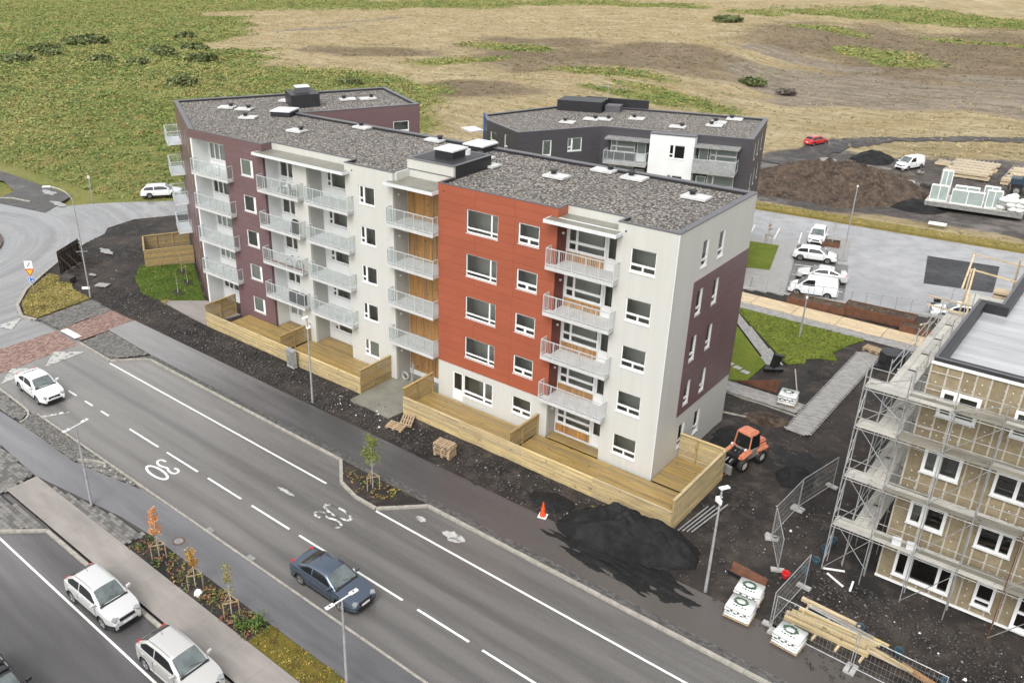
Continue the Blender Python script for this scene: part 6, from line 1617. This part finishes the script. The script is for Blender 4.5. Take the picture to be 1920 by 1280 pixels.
# manhole cover on the path
t=tag(MB().tube((0,0,0),(0,0,.012),.33,24).build('manhole_cover',MA['rust'],None,(-16.4,-21.05,.002)),'round rusty manhole cover in the tarmac path beside the planting bed','manhole cover'); MB().tube((0,0,.0125),(0,0,.018),.25,20).build('cover_plate',MA['darkgalv'],t)
def grate(x,y): return tag(MB().box(-.25,.25,-.2,.2,0,.02).box(-.25,-.2,-.2,.2,.02,.03).box(-.05,0,-.2,.2,.02,.03).box(.15,.2,-.2,.2,.02,.03).build('drain_grate',MA['darkgalv'],None,(x,y,-.095)),'iron drain grate at the far kerb of the street' if x<-13 else 'iron drain grate by the kerb next to the blue sedan','drain grate')
grate(-16.0,-19.35); grate(-12.5,-19.35)
def young_tree(label,loc,h,cols,n_,spread,seed,stakes=True,g_=None,dense=6):
    t=thing('young_tree',label,'tree',loc,0,g_); gg=np.random.default_rng(seed)
    mb=MB(); P0=Vector((0,0,0))
    for i in range(6):
        P1=Vector((gg.normal(0,.02),gg.normal(0,.02),h*.88*(i+1)/6)); mb.tube(P0,P1,.032*(1-i/7),6,.032*(1-(i+1)/7)); P0=P1
    mb.build('trunk',MA['greywood'],t)
    br=MB(); pts=[]
    for i in range(n_):
        z=h*gg.uniform(.38,.92); a=gg.uniform(0,6.28); l=spread*gg.uniform(.5,1.)*(1.1-z/h*.75)
        q=Vector((math.cos(a)*l,math.sin(a)*l,z+l*gg.uniform(.7,1.3))); br.tube((0,0,z),q,.011,4,.004)
        for k in range(dense):
            u=gg.uniform(.25,1.05); pts.append(Vector((0,0,z)).lerp(q,u)+Vector(gg.normal(0,.07,3)))
    br.build('branches',MA['greywood'],t)
    pts=np.array([tuple(p) for p in pts]); k=len(pts); c=np.array(cols)[gg.integers(len(cols),size=k)]
    tuft_cloud('crown',pts-np.array([0,0,.05]),gg.uniform(.10,.24,k),gg.uniform(.08,.2,k),c,6,seed,t,.9)
    if stakes:
        cs=[(.42*math.cos(a),.42*math.sin(a)) for a in (.5,2.6,4.7)]
        for x,y in cs: MB().bar((x,y,-.1),(x,y,.95),.042,.042).build('stake',MA['pallet'],t)
        for (x0,y0),(x1,y1) in zip(cs,cs[1:]+cs[:1]): MB().bar((x0,y0,.88),(x1,y1,.88),.022,.06).build('stake_rail',MA['pallet'],t)
    return t
young_tree('young green tree with wooden stakes in the kerbed island bed',(-11.9,-10.75,.02),3.7,[(.17,.20,.035),(.23,.24,.05),(.12,.16,.03)],34,.85,1,dense=12)
young_tree('orange leaved young tree nearest the paved verge in the planting bed',(-16.1,-22.45,.02),3.1,[(.62,.27,.10),(.55,.22,.08),(.62,.36,.15)],16,.45,2,dense=11,g_='young trees in the planting bed')
young_tree('slender yellow orange young tree in the middle of the planting bed',(-12.75,-22.55,.02),3.0,[(.42,.25,.06),(.35,.22,.05),(.45,.20,.06)],15,.28,3,dense=10,g_='young trees in the planting bed')
young_tree('young tree with few greenish leaves nearest the mossy verge',(-9.85,-22.55,.02),3.2,[(.20,.19,.05),(.26,.2,.06)],11,.36,4,dense=8,g_='young trees in the planting bed')
young_tree('small orange tree between stakes by the car park lawn',(-14.2,54.6,-3.1),2.4,[(.48,.2,.1),(.4,.25,.12)],10,.35,5)
for i,(x,y) in enumerate(((-50.3,2.7),(-47.6,1.4),(-46.2,-.6))):
    young_tree(['thin sapling on the wing lawn closest to the fence','thin sapling in the middle of the wing lawn','thin sapling on the wing lawn nearest the street'][i],(x,y,.05),1.9,[(.2,.18,.06)],5,.25,10+i,False,'saplings on the wing lawn',3)
    tag(MB().prism([(-.75,-.4),(.7,-.45),(.8,.4),(-.7,.42)],0,.02).build('planting_patch',MA['soil'],None,(x,y,.052),R(-15)),['dark planted soil patch closest to the wing fence','dark planted soil patch in the middle of the wing lawn','dark planted soil patch nearest the street'][i],'soil patch')
# low planting in the beds (countless)
def bedplants(name,boxes,n_,cols,seed,wr=(.18,.45),hr=(.1,.35)):
    gg=np.random.default_rng(seed); P_=[]
    for x0,x1,y0,y1 in boxes: k=int(n_*(x1-x0)*(y1-y0)); P_.append(np.stack([gg.uniform(x0,x1,k),gg.uniform(y0,y1,k),np.full(k,.02)],1))
    P_=np.concatenate(P_); k=len(P_); c=np.array(cols)[gg.integers(len(cols),size=k)]
    return stuff(tuft_cloud(name,P_,gg.uniform(*wr,k),gg.uniform(*hr,k),c,7,seed))
bedplants('bed_planting',[(-18.0,-8.0,-23.05,-21.9)],17,[(.14,.17,.04),(.20,.085,.055),(.24,.13,.08),(.09,.11,.03),(.28,.19,.06),(.06,.09,.025)],31)
bedplants('bed_planting',[(-14.4,-13.0,-11.1,-10.0),(-13,-10.6,-11.6,-10.0),(-10.6,-9.6,-11.0,-10.1)],7,[(.12,.16,.04),(.22,.14,.05),(.18,.2,.05),(.3,.2,.05)],32)
bedplants('verge_moss',[(-8.0,6,-23.1,-21.85)],26,[(.24,.18,.04),(.10,.085,.025),(.32,.24,.06),(.15,.08,.04),(.12,.13,.03)],33,(.12,.3),(.05,.2))
bedplants('lawn_weeds',[(-49,-45,-3.1,-2.2),(-45.8,-44,-3,-2.5)],5,[(.3,.22,.08),(.16,.17,.04)],34)
def tufts_in(name,poly,n_,cols,seed,z=.05,h=(.04,.14)):
    gg=np.random.default_rng(seed); a=np.array(poly); x=gg.uniform(a[:,0].min(),a[:,0].max(),n_*3); y=gg.uniform(a[:,1].min(),a[:,1].max(),n_*3); ok=inpoly(x,y,poly); x,y=x[ok],y[ok]; k=len(x)
    f=np.clip((fbm(x/1.5,y/1.5,seed)-.3)*2.2,0,1)[:,None]; c=np.array(cols)[gg.integers(len(cols),size=k)]*(.7+.6*f)
    return stuff(tuft_cloud(name,np.stack([x,y,np.full(k,z-.02)],1),gg.uniform(.15,.4,k),gg.uniform(*h,k),c,6,seed))
tufts_in('dry_grass_tufts',[(-51.2,-6.55),(-50.8,-11.6),(-52.4,-12.0),(-54.8,-11.1),(-57.6,-8.9),(-60.0,-5.8),(-57.4,-5.4),(-54.5,-6.35)],900,[(.32,.25,.09),(.22,.20,.05),(.40,.31,.14),(.17,.16,.04)],41,.07)
tufts_in('lawn_tufts',[(-55.0,1.1),(-51.4,4.8),(-42.7,-.15),(-45.9,-2.6),(-48.5,-2.8),(-52.4,-1.2)],700,[(.07,.12,.02),(.10,.145,.025),(.14,.16,.035)],42)
tufts_in('lawn_tufts',[(-13,28.0),(3.2,28.05),(2.5,26.0),(2.1,24.2),(2.8,23.2),(1.7,22.6),(1.0,22.0),(1.2,21.2),(.3,20.2),(-6.1,27.0)],1100,[(.15,.18,.03),(.20,.21,.045),(.11,.15,.025)],43,.04)
tufts_in('verge_tufts',[(-45,65.2),(60,72.1),(60,74.2),(-45,67.6)],2600,[(.36,.28,.11),(.24,.2,.06),(.42,.33,.16),(.15,.15,.05)],44,-3.02,(.08,.4))
bedplants('ground_weeds',[(-1.5,.2,-4.6,-3.5),(-20.5,-19.6,-4.5,-4.0)],5,[(.25,.2,.07),(.14,.14,.04)],35)
for i,(x,y) in enumerate(((-8.6,-22.6),(-8.15,-22.2))):
    t=thing('shrub',['green shrub at the end of the planting bed','smaller green shrub at the end of the planting bed'][i],'shrub',(x,y,.02),0,'shrubs ending the planting bed'); gg=np.random.default_rng(i+50); k=26
    tuft_cloud('crown',np.stack([gg.normal(0,.22,k),gg.normal(0,.22,k),gg.uniform(0,.3,k)],1),gg.uniform(.2,.4,k),gg.uniform(.2,.4,k),np.array([.085,.14,.03])*gg.uniform(.6,1.4,(k,1)),8,60+i,t,.9); MB().tube((0,0,0),(0,0,.4),.03,5).build('stem',MA['darkwood'],t)
tag(MB().rbox((0,0,.14),.32,.26,.26,.4,.2).rbox((.05,.05,.3),.12,.1,.12,.9).build('litter_bag',MA['frame'],None,(-12.1,-22.85,.02)),'crumpled white bag lying under the slender tree in the planting bed','bag')
t=thing('plate_compactor','black plate compactor standing on the car park','machine',(4.2,47.6,-3.2),.6); bevbox('plate',t,(0,0,.08),(.8,.55,.12),MA['black'],.03); bevbox('engine',t,(0,0,.45),(.5,.45,.5),MA['black'],.06); MB().bar((-.2,.2,.6),(-.9,.2,1.15),.04).bar((-.2,-.2,.6),(-.9,-.2,1.15),.04).bar((-.9,-.2,1.15),(-.9,.2,1.15),.04).build('handle',MA['darkgalv'],t)
# things on balconies
def storagebox(label,x,z): 
    t=thing('storage_box',label,'box',(x,-.28,z),0,'dark boxes on a balcony'); bevbox('body',t,(0,0,.4),(.62,.5,.8),MA['black'],.03); bevbox('lid',t,(0,0,.83),(.66,.54,.06),MA['newasphalt'],.02)
storagebox('dark storage box on the lowest white balcony, next to a second one',-30.35,FL[1]+.01); storagebox('dark storage box on the lowest white balcony, nearest its outer end',-29.45,FL[1]+.01)
t=thing('covered_grill','black covered grill on a balcony of the white bay','grill',(-29.7,-.2,FL[3]+.01)); bevbox('cover',t,(0,0,.55),(.75,.55,1.05),MA['black'],.12,(0,0,0),(.8,.75)); MB().tube((-.3,-.2,0),(.3,-.2,0),.04,6).build('wheel_axle',MA['rubber'],t)
def chair(label,x,y,z,rz):
    t=thing('folding_chair',label,'chair',(x,y,z),rz,'chairs on the top white balcony')
    MB().box(-.22,.22,-.22,.22,.42,.46).build('seat',MA['darkgalv'],t); MB().rbox((0,.24,.72),.44,.03,.55,0,0,-.15).build('backrest',MA['darkgalv'],t)
    for a in (-.2,.2):
        for b_ in (-.2,.2): MB().tube((a,b_,0),(a,b_,.42),.015,5).build('leg',MA['black'],t)
chair('grey folding chair on the top balcony of the white bay',-29.5,-.25,FL[4]+.01,R(160)); chair('folding chair beside the small table on the top balcony',-30.8,-.25,FL[4]+.01,R(20))
t=thing('balcony_table','small white table on the top balcony of the white bay','table',(-30.2,-.25,FL[4]+.01)); MB().box(-.28,.28,-.2,.2,.68,.72).build('tabletop',MA['frame'],t)
for a in (-.24,.24):
    for b_ in (-.16,.16): MB().tube((a,b_,0),(a,b_,.68),.015,5).build('leg',MA['frame'],t)
tag(MB().box(-33.2,-28.85,-.5,-.02,FL[2]+.002,FL[2]+.03).build('balcony_mat',wood('reddish_deck_tiles',(.26,.12,.085),(3,3,3))),'reddish deck tiles covering one balcony floor of the white bay','deck tiles')
t=thing('bicycle','bicycle standing on the balcony with the reddish floor','bicycle',(-30.0,-.25,FL[2]+.03),R(12))
for x in (-.5,.5):
    mb=MB()
    for k in range(16): a,b_=k*math.pi/8,(k+1)*math.pi/8; mb.tube((x+.33*math.cos(a),0,.34+.33*math.sin(a)),(x+.33*math.cos(b_),0,.34+.33*math.sin(b_)),.018,5)
    for k in range(6): a=k*math.pi/3; mb.tube((x,0,.34),(x+.32*math.cos(a),0,.34+.32*math.sin(a)),.004,3)
    mb.build('wheel',MA['rubber'],t)
mb=MB()
for p,q in (((-.5,0,.34),(-.05,0,.34)),((-.05,0,.34),(.38,0,.78)),((-.5,0,.34),(-.18,0,.80)),((-.18,0,.80),(.38,0,.78)),((-.05,0,.34),(-.2,0,.92)),((.5,0,.34),(.36,0,.95))): mb.tube(p,q,.02,6)
mb.build('bike_frame',MA['metal_white'],t); MB().box(-.32,-.08,-.07,.07,.92,.98).build('saddle',MA['black'],t); MB().tube((.36,-.28,.98),(.36,.28,.98),.016,5).build('handlebar',MA['black'],t)
# pile near the entrance: coil
t=thing('hose_coil','grey coil and pipes leaning in the entrance recess','coil',(-19.3,.3,.06))
mb=MB()
for k in range(14): a,b_=k*math.pi/7,(k+1)*math.pi/7; mb.tube((.28*math.cos(a),0,.34+.28*math.sin(a)),(.28*math.cos(b_),0,.34+.28*math.sin(b_)),.06,6)
mb.build('coil',MA['galv'],t); MB().tube((.45,.1,0),(.5,.25,1.5),.04,6).tube((.6,.1,0),(.62,.25,1.35),.04,6).build('pipe',MA['galv'],t)
# ------------------------------------------------------------------ yard behind: glass crates, bags, timber stacks
t=thing('loading_slab','long pale trailer bed carrying glazing frames and bags in the yard','platform',(-5.0,80.6,-3.1),R(4))
MB().box(0,10.2,0,4.2,0,.5).build('bed',MA['darkgalv'],t)
for i in range(10): MB().box(i*1.02+.01,i*1.02+1.0,-.05,4.25,.502,.60).build('plank',MA['greywood'],t)
def glazing(label,u,v_,w,h,rz=0):
    a=R(4); x,y=-5.0+u*math.cos(a)-v_*math.sin(a),80.6+u*math.sin(a)+v_*math.cos(a)
    t=thing('glazing_frame',label,'window frame',(x,y,-2.5),a+rz,'window frames stacked on the trailer bed')
    for k in range(3):
        mb=MB()
        for q in cut_cells(0,w,0,h,[(.1,w/2-.05,.1,h-.1),(w/2+.05,w-.1,.1,h-.1)]): mb.box(q[0],q[1],k*.22,k*.22+.12,q[2],q[3])
        f_=mb.build('frame',MA['frame'],t); MB().box(.1,w-.1,k*.22+.05,k*.22+.07,.1,h-.1).build('pane',MA['palepane'],f_)
MA['palepane']=mat('pale_glazing',(.33,.39,.37),.12,.1,2)
glazing('upright window frames at the end of the trailer bed',.3,.6,1.9,1.9); glazing('wide window frames in the middle front of the trailer bed',2.6,.3,3.4,1.7); glazing('greenish glazing at the front beside the white bags',6.2,.4,1.6,2.1,.2)
glazing('window frames behind the wide frames',2.6,2.4,2.6,1.7); glazing('tall white frames standing behind the end frames',.9,3.0,1.2,3.2,.3); glazing('frames behind the greenish glazing',5.6,2.9,1.6,2.0,-.1)
MA['bag']=mat('white_bag',(.68,.68,.66),.6,.12,3,bmp=.3,bs_=6)
gg=random.Random(9)
for i in range(22):
    u,v_=gg.uniform(7.6,10.0),gg.uniform(.3,2.6); k=i//8; a=R(4); x,y=-5.0+u*math.cos(a)-v_*math.sin(a),80.6+u*math.sin(a)+v_*math.cos(a)
    bm=bmesh.new(); bmesh.ops.create_icosphere(bm,subdivisions=2,radius=.38)
    for vv in bm.verts: vv.co=Vector((vv.co.x*1.7,vv.co.y*1.2,max(vv.co.z,-.35)*.9))*(1+.18*float(vnoise(vv.co.x*4+i,vv.co.y*4+vv.co.z*3)))
    me=bpy.data.meshes.new('white_bag'); bm.to_mesh(me); bm.free(); me.materials.append(MA['bag']); me.polygons.foreach_set('use_smooth',[True]*len(me.polygons))
    o=put(me,'white_bag',None,(x,y,-2.2+.5*k),gg.uniform(0,3)); tag(o,'white filled bag in the heap at the end of the trailer bed','bag','white bags heaped on the trailer bed')
def timberstack(label,x,y,rz,L,D_,rows,g_='timber stacks in the yard'):
    t=thing('timber_stack',label,'timber stack',(x,y,zt_(x,y)),rz,g_)
    for r_ in range(rows):
        for j in range(5):
            MB().box(.25*((j*7+r_*3)%3),L-.2*((j*5+r_)%3),j*D_/5+.05,j*D_/5+D_/5-.55,.15+r_*.46,.15+r_*.46+.33).build('timber_pack',MA['lightwood'],t)
        for u in (.4,L/2,L-.4): MB().box(u-.06,u+.06,0,D_,.03+r_*.46,.14+r_*.46).build('bearer',MA['pallet'],t)
    for u in range(int(L/.55)): MB().box(u*.55+.1,u*.55+.18,0,D_,.15+rows*.46-.12,.15+rows*.46-.06).build('batten',MA['greywood'],t)
timberstack('long low timber stack behind the glazing frames',-7.0,97.8,R(1),5.6,8.5,2); timberstack('timber stack partly hidden by the dark truck',-.1,98.2,R(1),6.5,8.5,2)
timberstack('small pile of loose boards beyond the white van',-9.2,103.5,R(-6),4.2,2.2,1)
tag(MB().rbox((0,0,.45),1.9,1.5,.9,.3,.1,.15).build('concrete_block',MA['concrete'],None,(-8.9,87.5,-3.2)),'pale concrete lump beside the dark rubble in the yard','block')
for i in range(5): tag(MB().rbox((0,0,.3),1.1,.8,.5,i*.7,.2,.1*i).build('rubble_block',MA['stone_d'],None,(-7.0+.55*i,89.3-.3*(i%2),-3.2)),'dark broken block in the rubble behind the concrete lump','block','broken blocks in the yard')
tag(MB().box(-.9,.9,-.35,.35,0,.18).build('white_crate',MA['frame'],None,(-1.6,72.4,-2.9),R(5)),'flat white crate on the grass strip beyond the car park','crate')
t=planter('square brown planter on the parking bay island',(-9.3,57.2),(-7.6,57.6),1.2,.5,-3.08,None,None)
young_tree('bare thin sapling in the square planter',(-8.5,58.0,-2.7),2.6,[(.3,.25,.15)],8,.35,22,False,None,2)
gg=random.Random(4)
for i in range(10): tag(MB().rbox((0,0,.12),gg.uniform(.5,1.2),.3,.2,gg.uniform(0,3)).build('debris_block',MA['stone_l'],None,(-20+gg.uniform(-2,12),95+gg.uniform(-3,3),-3.15)),'pale debris block scattered along the yard track','debris','debris scattered in the yard')
